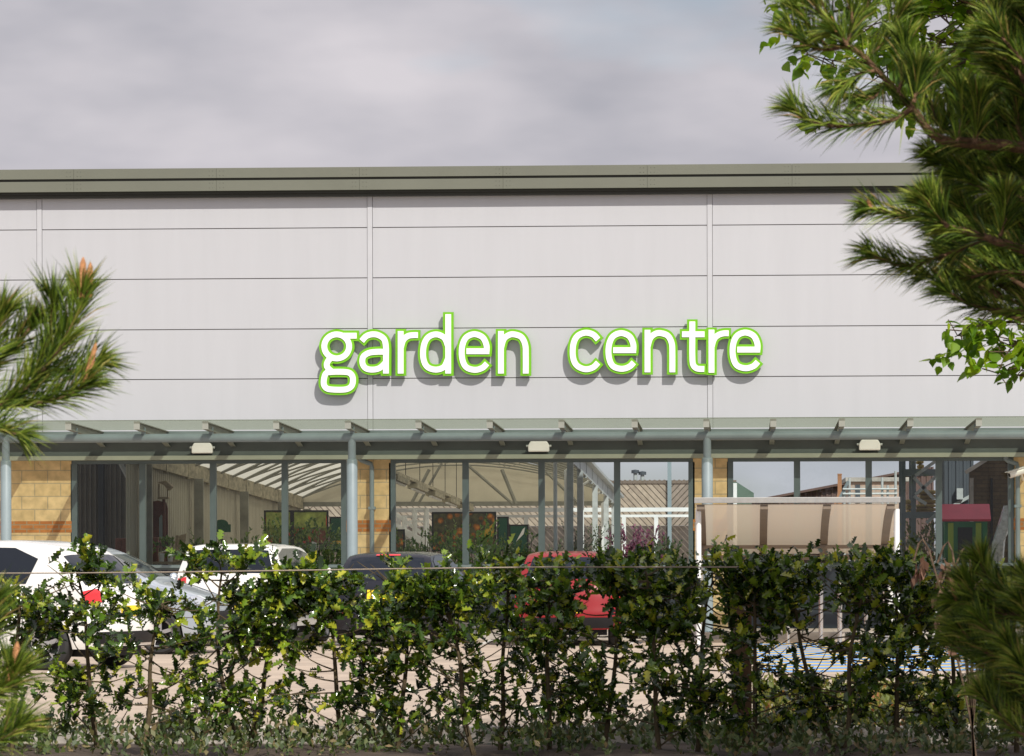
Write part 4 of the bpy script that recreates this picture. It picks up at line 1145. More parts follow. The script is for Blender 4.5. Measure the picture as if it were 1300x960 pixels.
b = MB(); b.box(xa, xb, YSb - .02, YSb + .04, zb_ - .1, zb_ - .02); b.build('back_rail', M['rib'], t)
for x in (xa + .04, xb - .02):
    b = MB(); b.tube([(x, YSf + .3, 0), (x, YSf + .3, sroof(.12)[1] - .03)], .045, 12); b.lathe((x, YSf + .3, 0), [(0, .0), (.1, 0), (.1, .02), (0, .021)], 12); b.build('post', M['whitesteel'], t, smooth=True)
    b = MB(); b.tube([(x, YSb - .1, 0), (x, YSb - .1, zb_ - .02)], .045, 12); b.build('post', M['whitesteel'], t, smooth=True)
# hoops
for k, p in enumerate((1000, 1042, 1066, 1100, 1124)):
    x = UX(p, 64.6, 750)
    o = MB()
    hgt = .95
    pts = [(x, 64.2, 0), (x, 64.2, hgt - .12), (x, 64.25, hgt - .03), (x, 64.34, hgt), (x, 64.85, hgt), (x, 64.95, hgt - .03), (x, 65.0, hgt - .12), (x, 65.0, 0)]
    o.tube(catmull(pts, 3), .03, 10)
    for y in (64.2, 65.0): o.lathe((x, y, 0), [(0, .0), (.08, 0), (.08, .012), (0, .013)], 10)
    tag(o.build('cycle_stand', M['chrome'], smooth=True), ['leftmost', 'second', 'middle', 'fourth', 'rightmost'][k] + ' of five shiny steel cycle hoops under the shelter', 'cycle stand', 'cycle hoops under the shelter')
# bollards by the pier
for k, p in enumerate((884, 1186)):
    x = UX(p, 67.0, 780)
    b = MB(); b.lathe((x, 67.0, 0), [(0, 0), (.055, 0), (.055, .95), (.045, .99), (0, 1.0)], 14)
    tag(b.build('bollard', M['whitesteel'], smooth=True), ['pale steel bollard by the middle pier', 'pale steel bollard right of the cycle shelter'][k], 'bollard', 'pale bollards in front of the shop')

# ------------------------------------------------------------------ cars
def make_car(label, paint, loc, heading, prof, half_w, roof_w, belt, wheels, rw, side_glass, rear, front=True, Lh=2.0, name='parked_car'):
    """local x is forward; prof: (x,z) from front bumper over the roof to the rear bumper"""
    t = thing(name, label, 'car', loc, heading)
    H = max(p[1] for p in prof)
    def W(z):
        if z <= .35: return half_w * (.93 + .07 * max(0, (z - .15)) / .2)
        if z <= belt: return half_w * (1 - .02 * ((z - .35) / (belt - .35)) ** 2)
        return half_w * .98 + (roof_w - half_w * .98) * (z - belt) / (H - belt)
    n = len(prof)
    P3 = [Vector((p[0], p[1], 0)) for p in prof]
    def cv(tt):
        i = min(int(tt), n - 2); f = tt - i
        p0, p1, p2, p3 = P3[max(i - 1, 0)], P3[i], P3[i + 1], P3[min(i + 2, n - 1)]
        return 0.5 * ((2 * p1) + (p2 - p0) * f + (2 * p0 - 5 * p1 + 4 * p2 - p3) * f * f + (3 * p1 - p0 - 3 * p2 + p3) * f ** 3)
    def S(tt, s, off=0.0):
        c = cv(tt); x, z = c.x, c.y
        d = cv(min(tt + .05, n - 1.001)) - cv(max(tt - .05, 0)); d.normalize()
        nx_, nz_ = -d.y, d.x
        if nx_ * x + nz_ * (z - .7) < 0: nx_, nz_ = -nx_, -nz_
        e = abs(s) ** 4
        en = max(0, min(1, (abs(x) - (Lh - .75)) / .75))
        x -= math.copysign(.16 * e * en, x)
        z -= .045 * abs(s) ** 6 * max(0, min(1, (z - .6) / .4))
        return Vector((x + nx_ * off, s * W(max(z, .2)), z + nz_ * off))
    def patch(t0, t1, s0, s1, off, nt=8, ns=8):
        b = MB()
        for i in range(nt + 1):
            for j in range(ns + 1):
                b.v.append(tuple(S(t0 + (t1 - t0) * i / nt, s0 + (s1 - s0) * j / ns, off)))
        b.f += [(i * (ns + 1) + j, i * (ns + 1) + j + 1, (i + 1) * (ns + 1) + j + 1, (i + 1) * (ns + 1) + j) for i in range(nt) for j in range(ns)]
        b.m += [0] * (nt * ns)
        return b
    NT, NS = (n - 1) * 6, 16
    b = MB()
    for i in range(NT + 1):
        for j in range(NS + 1):
            s = -1 + 2 * j / NS
            s = math.copysign(abs(s) ** .8, s)
            b.v.append(tuple(S((n - 1) * i / NT * .99999, s)))
    b.f += [(i * (NS + 1) + j, i * (NS + 1) + j + 1, (i + 1) * (NS + 1) + j + 1, (i + 1) * (NS + 1) + j) for i in range(NT) for j in range(NS)]
    edge = [S((n - 1) * i / (NT * 2) * .99999, 1) for i in range(NT * 2 + 1)]
    xs_ = [p.x for p in edge]; x1_, x0_ = max(xs_), min(xs_)
    def zr(x):
        zz = []
        for p, q in zip(edge[:-1], edge[1:]):
            if (p.x - x) * (q.x - x) <= 0 and abs(p.x - q.x) > 1e-9:
                zz.append(p.z + (q.z - p.z) * (x - p.x) / (q.x - p.x))
        if not zz: return .4, .4
        return min(zz), max(zz)
    NC, NR = 110, 10
    zb0 = min(prof[0][1], prof[-1][1])
    ra = rw + .045
    for sgn in (1, -1):
        base = len(b.v)
        for i in range(NC + 1):
            x = x0_ + .002 + (x1_ - x0_ - .004) * i / NC
            lo, hi = zr(x)
            if lo > hi - .02 or (abs(x) < Lh - .12): lo = min(lo, zb0 if abs(x) < Lh - .12 else lo)
            for wx in wheels:
                if abs(x - wx) < ra: lo = max(lo, min(hi - .05, rw + math.sqrt(ra * ra - (x - wx) ** 2)))
            for k in range(NR + 1):
                z = lo + (hi - lo) * k / NR
                b.v.append((x, sgn * W(max(z, .2)), z))
        b.f += [(base + i * (NR + 1) + k, base + (i + 1) * (NR + 1) + k, base + (i + 1) * (NR + 1) + k + 1, base + i * (NR + 1) + k + 1) for i in range(NC) for k in range(NR)]
    b.m = [0] * len(b.f)
    body = b.build('body', paint, t, smooth=True, local=True)
    b = MB(); b.box(-Lh + .25, Lh - .25, -half_w + .22, half_w - .22, .17, .85); b.build('underbody', M['trim'], t, local=True)
    # wheels
    for wx in wheels:
        for sg_ in (1, -1):
            y0 = sg_ * (half_w - .10)
            b = MB(); b.lathe((wx, y0, rw), [(rw * .62, -.10), (rw * .9, -.10), (rw, -.07), (rw, .07), (rw * .9, .10), (rw * .62, .10)], 28, 'y')
            wh = b.build('wheel', M['tyre'], t, smooth=True, local=True)
            b = MB(); yy = sg_ * .085
            b.lathe((wx, y0 + yy * .2, rw), [(rw * .60, yy * .9), (rw * .66, yy), (rw * .66, -yy)], 28, 'y')
            for k in range(5):
                an = 2 * math.pi * k / 5 + .3
                b.bar((wx, y0 + yy * .8, rw), (wx + rw * .62 * math.cos(an), y0 + yy * .8, rw + rw * .62 * math.sin(an)), .055, .02, up=(0, 1, 0))
            b.lathe((wx, y0 + yy * .85, rw), [(0, .012 * sg_), (.05, .01 * sg_), (.05, -.01 * sg_)], 14, 'y')
            b.build('rim', M['rim'], wh, smooth=True, local=True)
            b = MB(); b.lathe((wx, y0 - sg_ * .0, rw), [(0, 0), (rw * .62, 0)], 20, 'y'); b.build('brake_disc', M['trim'], wh, local=True)
    for sg_ in (1, -1):
        for poly in side_glass:
            b = MB(); b.add([(p[0], sg_ * (W(p[1]) + .006), p[1]) for p in poly], [tuple(range(len(poly)))])
            b.build('side_window', M['carglass'], t, local=True)
        # door shut line, handle, mirror
        for xl in side_glass[0][0][0] + .02, (side_glass[0][0][0] + side_glass[0][1][0]) / 2:
            b = MB()
            pts = [(xl, .3), (xl + .02, .6), (xl, belt - .02)]
            for p, q in zip(pts[:-1], pts[1:]):
                b.add([(p[0] - .006, sg_ * (W(p[1]) + .003), p[1]), (p[0] + .006, sg_ * (W(p[1]) + .003), p[1]), (q[0] + .006, sg_ * (W(q[1]) + .003), q[1]), (q[0] - .006, sg_ * (W(q[1]) + .003), q[1])], [(0, 1, 2, 3)])
            b.build('door_seam', M['trim'], t, local=True)
        mx_ = side_glass[0][1][0] - .05
        b = MB(); b.lathe((mx_, sg_ * (half_w + .09), belt + .07), [(0, -.05), (.06, -.045), (.08, 0), (.06, .05), (0, .06)], 10, 'x'); b.bar((mx_, sg_ * (half_w - .03), belt + .02), (mx_, sg_ * (half_w + .07), belt + .05), .05, .03)
        b.build('wing_mirror', paint, t, smooth=True, local=True)
    r_ = rear
    patch(r_['glass'][0], r_['glass'][1], -r_['gs'], r_['gs'], .006).build('rear_window', M['carglass'], t, smooth=True, local=True)
    for sg_ in (1, -1):
        for (ta, tb, sa, sb) in r_['lamps']:
            patch(ta, tb, sg_ * sa, sg_ * sb, .012).build('tail_light', M['redlamp'], t, smooth=True, local=True)
    ta, tb, sa, sb = r_['plate']; patch(ta, tb, sa, sb, .014, 3, 3).build('number_plate', M['plate'], t, local=True)
    if 'bumper' in r_:
        ta, tb = r_['bumper']; patch(ta, tb, -.86, .86, .010).build('bumper_trim', M['trim'], t, smooth=True, local=True)
    if 'bar' in r_:
        ta, tb, sb = r_['bar']; patch(ta, tb, -sb, sb, .012).build('high_brake_light', M['redlamp'], t, smooth=True, local=True)
    if 'strip' in r_:
        ta, tb = r_['strip']; patch(ta, tb, -.9, .9, .012).build('bumper_strip', M['alu'], t, smooth=True, local=True)
    fr = r_['front']
    patch(fr[0], fr[1], -.80, .80, .006).build('windscreen', M['carglass'], t, smooth=True, local=True)
    for sg_ in (1, -1):
        patch(fr[2], fr[3], sg_ * .62, sg_ * .97, .012).build('headlight', M['clearlamp'], t, smooth=True, local=True)
    patch(fr[4], fr[5], -.5, .5, .010).build('grille', M['trim'], t, smooth=True, local=True)
    return t
hatch = [(1.90, .24), (1.98, .40), (1.96, .60), (1.82, .78), (1.25, .93), (.88, 1.0), (.15, 1.40), (-.35, 1.47), (-1.1, 1.46), (-1.52, 1.40), (-1.82, 1.02), (-1.90, .86), (-1.95, .62), (-1.97, .45), (-1.90, .26)]
sgl = [[(-1.35, .98), (.80, 1.0), (.14, 1.34), (-.35, 1.41), (-1.1, 1.40), (-1.35, 1.33)]]
front_h = (5.15, 5.9, 2.55, 3.15, 1.2, 2.0)
suv = [(2.05, .30), (2.12, .48), (2.10, .72), (1.98, .92), (1.35, 1.03), (1.0, 1.1), (.35, 1.52), (-.3, 1.60), (-1.3, 1.60), (-1.85, 1.55), (-2.02, 1.12), (-2.06, .98), (-2.10, .70), (-2.12, .50), (-2.04, .30)]
suvgl = [[(-1.75, 1.08), (.92, 1.1), (.34, 1.46), (-.3, 1.53), (-1.3, 1.53), (-1.72, 1.44)]]
mpv = [(1.98, .25), (2.06, .42), (2.04, .62), (1.88, .82), (1.45, .98), (1.12, 1.08), (.35, 1.48), (-.2, 1.60), (-1.1, 1.60), (-1.75, 1.50), (-1.98, 1.05), (-2.02, .90), (-2.05, .65), (-2.06, .45), (-2.0, .27)]
mpvgl = [[(-1.55, 1.03), (1.02, 1.08), (.34, 1.42), (-.2, 1.53), (-1.1, 1.53), (-1.5, 1.42)]]
crossover = [(1.98, .27), (2.06, .44), (2.04, .66), (1.88, .86), (1.45, 1.02), (1.12, 1.11), (.35, 1.54), (-.2, 1.65), (-.85, 1.64), (-1.35, 1.52), (-1.90, 1.08), (-2.0, .94), (-2.05, .68), (-2.06, .47), (-2.0, .30)]
crossgl = [[(-1.00, 1.10), (1.0, 1.12), (.36, 1.47), (-.2, 1.57), (-.75, 1.56), (-1.12, 1.42)]]
PI = math.pi
def carloc(px, Y): return (UX(px, Y, 780), Y, 0.0)
# white hatchback nearest, tail to the right, pointing away to the left
make_car('white hatchback nearest the hedge at the left, red tail lamp towards the camera', M['carwhite'], carloc(-6, 53.0), R(180 - 22), crossover, .88, .66, 1.06, (1.28, -1.30), .33, crossgl,
         dict(glass=(9.15, 9.95), gs=.86, lamps=[(10.2, 11.3, .70, .99)], plate=(11.5, 12.0, -.28, .28), bumper=(12.9, 13.7), front=(5.15, 5.9, 2.55, 3.15, 1.2, 2.0)), Lh=2.06)
make_car('pale blue silver car facing right behind the white hatchback', M['carsilver'], carloc(117, 60.2), R(-9), mpv, .86, .64, 1.03, (1.30, -1.30), .31, mpvgl,
         dict(glass=(9.15, 9.95), gs=.86, lamps=[(10.2, 11.3, .70, .99)], plate=(11.5, 12.0, -.28, .28), front=(5.15, 5.9, 2.55, 3.15, 1.2, 2.0)), Lh=2.06)
make_car('white tall estate car seen from behind, parked between silver car and dark hatchback', M['carwhite'], carloc(326, 65.6), R(90 - 6), suv, .88, .68, 1.08, (1.32, -1.32), .33, suvgl,
         dict(glass=(9.12, 9.92), gs=.85, lamps=[(10.1, 11.6, .78, .99)], plate=(12.0, 12.45, -.28, .28), bumper=(12.5, 13.6), front=(5.15, 5.9, 2.55, 3.15, 1.2, 2.0)), Lh=2.12)
make_car('blue black hatchback seen from behind with a yellow number plate', M['cardark'], carloc(518, 65.4), R(90 - 7), hatch, .85, .62, .98, (1.22, -1.24), .30, sgl,
         dict(glass=(9.05, 9.95), gs=.86, lamps=[(9.75, 11.2, .80, .99), (12.3, 12.6, .66, .95)], plate=(10.9, 11.5, -.30, .30), bar=(8.85, 8.98, .3), strip=(12.1, 12.25), front=front_h), Lh=1.97)
make_car('red hatchback seen from behind with its nose towards the windows', M['carred'], carloc(722, 65.4), R(90 + 2), hatch, .83, .60, .98, (1.22, -1.24), .30, sgl,
         dict(glass=(9.08, 9.92), gs=.84, lamps=[(10.25, 11.5, .82, .99)], plate=(12.0, 12.6, -.28, .28), bumper=(13.0, 13.8), front=front_h), Lh=1.97)

# ------------------------------------------------------------------ hedge wire and post
xp, Yp_ = UX(941, 31.2, 760), 31.2
b = MB(); b.box(xp - .078, xp + .078, Yp_, Yp_ + .15, .0, UZ(716, Yp_)); b.add([(xp - .078, Yp_, UZ(716, Yp_) + .001), (xp + .078, Yp_, UZ(716, Yp_) + .001), (xp + .078, Yp_ + .15, UZ(716, Yp_) + .001), (xp - .078, Yp_ + .15, UZ(716, Yp_) + .001), (xp, Yp_ + .075, UZ(714, Yp_) + .02)], [(0, 1, 4), (1, 2, 4), (2, 3, 4), (3, 0, 4)])
tag(b.build('hedge_post', M['timber'], bevel=.006), 'square brown timber post inside the shaded part of the hedge', 'post')
wp = [U(p, y, 29.55) for p, y in ((-140, 728.5), (100, 727.5), (240, 726.2), (390, 724), (520, 722), (690, 720), (870, 720), (935, 720))]
wp.append(Vector((xp, Yp_ - .01, wp[-1].z)))
b = MB(); b.tube(wp, .0055, 6); tag(b.build('support_wire', M['wire'], smooth=True), 'taut support wire stretched along the holly hedge', 'wire')
for p, yl in ((-145, 726),):
    x = UX(p, 29.6, 760); b = MB(); b.tube([(x, 29.6, 0), (x, 29.6, UZ(718, 29.6))], .045, 8); tag(b.build('hedge_post', M['timber'], smooth=True), 'round timber post at the left end of the hedge wire', 'post')

# ------------------------------------------------------------------ holly hedge
HEDGE_GAPS = [(62, 745, 45, 34), (465, 728, 38, 36), (565, 716, 26, 22), (388, 704, 22, 20), (262, 764, 24, 18), (112, 765, 20, 18), (20, 700, 40, 22), (155, 725, 30, 25), (298, 742, 34, 14), (225, 775, 24, 22), (470, 745, 26, 22), (738, 775, 30, 22),
              (1010, 832, 60, 26), (900, 770, 18, 55), (1230, 838, 50, 24), (640, 832, 50, 22), (405, 845, 45, 18), (195, 850, 40, 16), (560, 850, 30, 16), (1050, 765, 20, 45), (1120, 770, 14, 40)]
def holly(px, Y, top, label, dens=1.0, rx=.46, lean=0.0, low=.42, mi='holly'):
    cx = UX(px, Y, 760)
    t = thing('holly_bush', label, 'bush', (cx, Y, .05), group='holly bushes of the hedge')
    r2 = np.random.default_rng(int(px * 7 + 991))
    ztp = UZ(top + (13 if px > 850 else 8), Y)
    # stem and branches
    b = MB()
    trunk = [Vector((cx - lean * .5, Y, .0)), Vector((cx - lean * .2, Y, .35)), Vector((cx + r2.uniform(-.04, .04), Y + r2.uniform(-.04, .04), .75)), Vector((cx + lean * .2, Y, 1.15)), Vector((cx + lean * .3 + r2.uniform(-.05, .05), Y, ztp - .12))]
    tp = catmull(trunk, 5)
    b.tube(tp, [.022 - .015 * i / (len(tp) - 1) for i in range(len(tp))], 7)
    tr_o = b.build('trunk', M['hollybark'], t, smooth=True)
    b = MB(); st, dr, ln = [], [], []
    nb = int(33 * dens)
    for k in range(nb):
        f = .14 + .86 * (k / nb) ** .85
        p = tp[min(len(tp) - 1, int(f * (len(tp) - 1)))]
        an = r2.uniform(0, 2 * math.pi)
        reach = rx * (1.15 - .55 * max(0, f - .6) / .4) * r2.uniform(.45, 1.1)
        tip = Vector((p.x + reach * math.cos(an), p.y + .75 * reach * math.sin(an), min(ztp + r2.uniform(-.08, .05), p.z + r2.uniform(-.08, .30))))
        if tip.z < low: tip.z = low + r2.uniform(-.1, .15)
        mid = p.lerp(tip, .5) + Vector((0, 0, -.04 + r2.uniform(-.03, .05)))
        cpts = catmull([p, mid, tip], 4)
        b.tube(cpts, [.007 - .005 * i / (len(cpts) - 1) for i in range(len(cpts))], 5)
        for q in range(6):
            g = .35 + .65 * (q + r2.uniform(0, 1)) / 5
            s0 = cpts[min(len(cpts) - 1, int(g * (len(cpts) - 1)))]
            dv = Vector((r2.normal(), r2.normal(), r2.normal() + .5)) + (tip - p).normalized() * .7
            dv.normalize()
            st.append(tuple(s0)); dr.append(tuple(dv)); ln.append(r2.uniform(.09, .21))
    b.build('branch', M['hollybark'], t)
    # upright leading shoots along the top
    for k in range(int(16 * dens)):
        st.append((cx + r2.uniform(-rx, rx) * 1.05, Y + r2.uniform(-.25, .25), ztp - r2.uniform(.10, .36)))
        dr.append(tuple(norm(np.array([r2.normal() * .35, r2.normal() * .3, 1.0])))); ln.append(r2.uniform(.10, .22))
    st, dr, ln = np.array(st), np.array(dr), np.array(ln)
    # the hedge is patchy: twigs fail in places and show what is behind
    x, z = st[:, 0], st[:, 2]
    nz = np.sin(x * 11 + 1.3 * np.sin(z * 7)) * np.sin(z * 10 + 2 * np.sin(x * 5)) + .5 * np.sin(x * 23 + z * 17)
    keep = (nz > -.47) & ~((z < .92) & (nz > .32) & (r2.uniform(size=len(x)) < .75))
    for gx, gy, ga, gb in HEDGE_GAPS:
        c_ = U(gx, gy, 30.0); keep &= ~(((x - c_.x) / (ga / 173)) ** 2 + ((z - c_.z) / (gb / 173)) ** 2 < r2.uniform(.2, 1.5, len(x)))
    st, dr, ln = st[keep], dr[keep], ln[keep]
    p, d, nn = twig_leaves(st, dr, ln, 8, .8)
    leaves('foliage', HOLLY, p, d, nn, rng.uniform(.042, .105, len(p)), M[mi], t)
    return t
hl = [(-75, 30.2, 722, 'holly bush at the far left edge behind the lower pine shoots', 1.0, .5, 0),
      (22, 30.0, 734, 'holly bush in front of the near white hatchback, first from the left', 1.0, .5, .1),
      (112, 30.1, 694, 'holly bush with a tall tip rising before the silver car', .95, .44, -.15),
      (196, 29.8, 748, 'low holly bush in front of the silver car wheel', 1.05, .5, .2),
      (284, 30.1, 694, 'tall topped holly bush before the white estate car', 1.05, .5, -.2),
      (345, 30.2, 734, 'holly bush under the rear of the white estate car', 1.05, .45, .45),
      (424, 30.0, 712, 'holly bush before the large canopy column', 1.05, .5, -.15),
      (512, 30.1, 706, 'holly bush in front of the dark hatchback', 1.1, .5, .1),
      (578, 29.8, 722, 'holly bush between the dark hatchback and the red car', 1.15, .5, -.3),
      (642, 30.3, 704, 'holly bush at the left corner of the red car', 1.05, .45, .1),
      (697, 30.0, 704, 'holly bush with a straight stem in front of the red car', 1.1, .5, 0),
      (778, 30.1, 697, 'holly bush at the right corner of the red car', 1.2, .5, .15),
      (829, 29.9, 697, 'holly bush under the purple shrubs and small blue sign', 1.15, .46, -.1),
      (893, 30.2, 704, 'half shaded holly bush left of the timber post', 1.15, .45, .1),
      (958, 30.0, 703, 'shaded holly bush wrapped round the timber post', 1.25, .46, 0),
      (1025, 30.1, 702, 'shaded holly bush with a leaning fork before the cycle hoops', 1.2, .48, -.5),
      (1085, 29.9, 700, 'shaded holly bush before the right half of the shelter', 1.25, .48, .2),
      (1138, 30.2, 697, 'shaded holly bush at the right end of the shelter', 1.25, .44, 0),
      (1205, 30.4, 712, 'shaded holly bush behind the low pine branches', 1.1, .46, -.2),
      (1290, 30.2, 715, 'shaded holly bush at the right edge of the picture', 1.0, .5, 0)]
for a in hl: holly(a[0], a[1], a[2], a[3], a[4], a[5], a[6])

# weeds at the foot of the hedge
wx = rng.uniform(-8.5, 4.5, 2600); wy = rng.uniform(28.6, 32.7, 2600)
wk = np.sin(wx * 2.3) * np.cos(wx * .9 + wy * 1.7) > -.45; wx, wy = wx[wk], wy[wk]
st = np.stack([wx, wy, rng.uniform(.05, .14, len(wx))], 1)
p, d, nn = twig_leaves(st, norm(rng.normal(size=st.shape) * .55 + np.array([0, 0, 1])), rng.uniform(.08, .26, len(st)), 8)
leaves('weeds', LEAF_QUAD, p, d, nn, rng.uniform(.03, .075, len(p)), M['weeds'], None)
tag(bpy.data.objects['weeds'], 'tangled low weeds at the foot of the holly hedge', 'weeds', kind='stuff')
# low ground cover, right
ncv = 5200
cxs = rng.uniform(UX(960, 40), UX(1380, 40), ncv); cys = rng.uniform(33.3, 43.0, ncv)
czs = rng.uniform(.0, .17, ncv) * (0.7 + .3 * np.sin(cxs * 4) * np.cos(cys * 2))
st = np.stack([cxs, cys, czs], 1)
p, d, nn = twig_leaves(st[:1500], norm(rng.normal(size=(1500, 3)) * .6 + np.array([0, 0, 1])), rng.uniform(.08, .18, 1500), 9)
leaves('ground_cover', LEAF_QUAD, p, d, nn, rng.uniform(.04, .08, len(p)), M['cover'], None)
gc = bpy.data.objects['ground_cover']; tag(gc, 'low yellow green ground cover between the hedge and the hatched bays', 'ground cover', kind='stuff')

# ------------------------------------------------------------------ pines
class Pine:
    def __init__(s, seed, k=1.25, up=.42):
        s.k, s.up = k, up
        s.r = np.random.default_rng(seed); s.P, s.D, s.Ln = [], [], []
        s.wood = MB(); s.buds = []; s.woods = [s.wood]
    def limb(s):
        s.wood = MB(); s.woods.append(s.wood)
    def shoot(s, pts, r0=.012, r1=.005, f0=0.0, dens=900, ln=.115, spread=.85, bud=0.0, budr=.0075, up=None):
        up = s.up if up is None else up
        c = catmull(pts, 6)
        n = len(c)
        s.wood.tube(c, [r0 + (r1 - r0) * i / (n - 1) for i in range(n)], 7)
        seg = np.array([tuple(p) for p in c]); dl = np.linalg.norm(np.diff(seg, axis=0), axis=1)
        cum = np.concatenate(([0], np.cumsum(dl))); tot = cum[-1]
        nn = int(dens * 1.0 * tot * (1 - f0))
        u = tot * (f0 + (1 - f0) * s.r.uniform(0, 1, nn) ** .85)
        idx = np.clip(np.searchsorted(cum, u) - 1, 0, n - 2)
        f = ((u - cum[idx]) / np.maximum(dl[idx], 1e-6))[:, None]
        p = seg[idx] * (1 - f) + seg[idx + 1] * f
        d = norm(seg[idx + 1] - seg[idx])
        rad = s.r.normal(size=(nn, 3)); rad = norm(rad - d * np.sum(rad * d, 1, keepdims=True))
        a = s.r.uniform(.55, 1.15, (nn, 1)) * spread
        dd = norm(d * np.cos(a) + rad * np.sin(a) + np.array([0, 0, up]))
        s.P.append(p); s.D.append(dd); s.Ln.append(s.r.uniform(.75, 1.2, nn) * ln * s.k)
        # tuft at the tip
        nt_ = int(dens * .1)
        d1 = d[-1] if nn else np.array([0, 0, 1.0]); d1 = norm(seg[-1] - seg[-2])
        rad = norm(s.r.normal(size=(nt_, 3)))
        s.P.append(np.repeat(seg[-1][None], nt_, 0)); s.D.append(norm(d1 + rad * .7)); s.Ln.append(s.r.uniform(.6, 1.0, nt_) * ln)
        if bud: s.buds.append((Vector(seg[-1]), Vector(d1), bud, budr))
        return c
    def build(s, root, wname='branch'):
        for wd_ in s.woods: wd_.build(wname, M['pinebark'], root, smooth=True)
        p = np.concatenate(s.P); d = np.concatenate(s.D); ln = np.concatenate(s.Ln)[:, None]
        side = norm(np.cross(d, norm(s.r.normal(size=d.shape))))
        wd = .0017
        drop = np.array([0, 0, -1.0]) * ln * .10
        mid = p + d * ln * .55 + np.array([0, 0, 1.0]) * ln * .02
        tip = p + d * ln + drop
        V = np.stack([p - side * wd, p + side * wd, mid + side * wd, mid - side * wd, tip], 1)
        n = len(p)
        fl = np.array([0, 1, 2, 3, 3, 2, 4]); cn = np.array([4, 3])
        np_mesh('needles', V.reshape(-1, 3), (np.arange(n)[:, None] * 5 + fl[None]).ravel(), np.tile(cn, n), M['needle'], root)
        for (q, dv, l, r_) in s.buds:
            b = MB(); dv = (dv * .3 + Vector((0, 0, 1)) * .8).normalized()
            b.tube([q, q + dv * l * .15, q + dv * l * .5, q + dv * l * .85, q + dv * l], [r_ * .7, r_, r_ * .95, r_ * .7, r_ * .15], 9)
            b.build('bud', M['bud'], root, smooth=True)

def PU(lst, Y):
    return [U(q[0], q[1], q[2] if len(q) > 2 else Y) for q in lst]

# left pine
YPn = 12.0
tx = UX(-330, 12.4)
lp = thing('pine_tree', 'pine at the left edge with two orange buds standing on its upper branch', 'tree', (tx, 12.4, 0.05))
b = MB(); b.tube(catmull([(tx, 12.4, 0), (tx + .05, 12.4, 1.2), (tx - .03, 12.45, 2.4), (tx, 12.4, 3.6)], 5), [.085 - .06 * i / 15 for i in range(16)], 10); b.build('trunk', M['pinebark'], lp, smooth=True)
P = Pine(3)
bough = PU([(-320, 640, 12.4), (-180, 585, 12.2), (-60, 530), (10, 510)], YPn)
P.shoot(bough, .022, .011, .55, 500)
P.shoot(PU([(-20, 525), (25, 500), (70, 450), (96, 405), (103, 378)], YPn), .009, .005, .05, 1150, .13, bud=.12, budr=.0135)
P.buds.append((U(113, 378, YPn), Vector((.15, 0, 1)), .105, .0115))
P.shoot(PU([(0, 514), (45, 512), (85, 502), (108, 489)], YPn), .008, .005, .10, 1050, .12, bud=.13, budr=.0105)
P.shoot(PU([(20, 502), (55, 478), (95, 470), (122, 462)], YPn + .1), .007, .005, .1, 900, .12)
P.shoot(PU([(40, 480), (58, 440), (66, 405), (68, 385)], YPn + .1), .007, .005, .1, 900, .13)
P.shoot(PU([(-90, 560), (-50, 500), (-15, 440), (2, 402)], YPn), .009, .005, .2, 1150, .13)
P.shoot(PU([(-60, 520), (-30, 480), (20, 440), (38, 415)], YPn + .12), .008, .005, .2, 1000, .125)
P.shoot(PU([(-100, 545), (-50, 540), (-5, 545), (20, 552)], YPn - .1), .008, .005, .2, 800, .12)
P.shoot(PU([(-160, 560), (-110, 480), (-70, 420), (-55, 370)], YPn), .009, .005, .2, 900, .13, bud=.08)
P.limb()
P.shoot(PU([(-320, 960, 12.4), (-180, 920, 12.2), (-70, 890), (-25, 880)], YPn - .2), .018, .009, .6, 600)
P.shoot(PU([(-60, 890), (-20, 885), (8, 872), (17, 858)], YPn - .2), .008, .006, .1, 1300, .135, bud=.10, budr=.013)
P.buds.append((U(10, 870, YPn - .2), Vector((-.2, 0, 1)), .055, .008))
P.shoot(PU([(-80, 870), (-40, 840), (-20, 800), (-12, 770)], YPn - .2), .008, .005, .1, 1100, .13)
P.shoot(PU([(-80, 960), (-40, 950), (0, 940), (22, 925)], YPn - .3), .008, .005, .1, 900, .12)
P.limb()
for k in range(26):      # rest of the crown, left of the picture
    z = 1.0 + 2.4 * P.r.uniform(); an = P.r.uniform(2.0, 5.2); rl = P.r.uniform(.25, .6) * (1.2 - z / 5)
    a = Vector((tx, 12.4, z)); e = a + Vector((math.cos(an) * rl * 1.3, math.sin(an) * rl * 1.3, .12 + .2 * P.r.uniform()))
    P.shoot([a, a.lerp(e, .5) + Vector((0, 0, -.04)), e], .012, .005, .35, 420, .12, bud=.05)
P.build(lp)

# right pine
tx2, ty2 = UX(1560, 13.4), 13.4
rp_ = thing('pine_tree', 'large dark pine filling the upper right of the picture', 'tree', (tx2, ty2, .05))
b = MB(); b.tube(catmull([(tx2, ty2, 0), (tx2 + .04, ty2, 1.5), (tx2 - .05, ty2, 3.0), (tx2, ty2, 5.2)], 5), [.12 - .09 * i / 15 for i in range(16)], 12); b.build('trunk', M['pinebark'], rp_, smooth=True)
P = Pine(5, 1.0, .26)
YQ = 13.0
P.shoot(PU([(1560, 260, 13.4), (1420, 215, 13.2), (1300, 188), (1232, 182), (1188, 174), (1158, 136)], YQ), .026, .012, .30, 420, .12)
P.shoot(PU([(1158, 138), (1128, 105), (1094, 70), (1074, 58)], YQ), .011, .008, .0, 260, .12)
P.shoot(PU([(1074, 58), (1055, 35), (1036, 8), (1026, -25)], YQ), .008, .006, .0, 900, .125)
P.shoot(PU([(1074, 59), (1050, 63), (1027, 58), (1004, 40)], YQ), .007, .005, .1, 1000, .12, bud=.05)
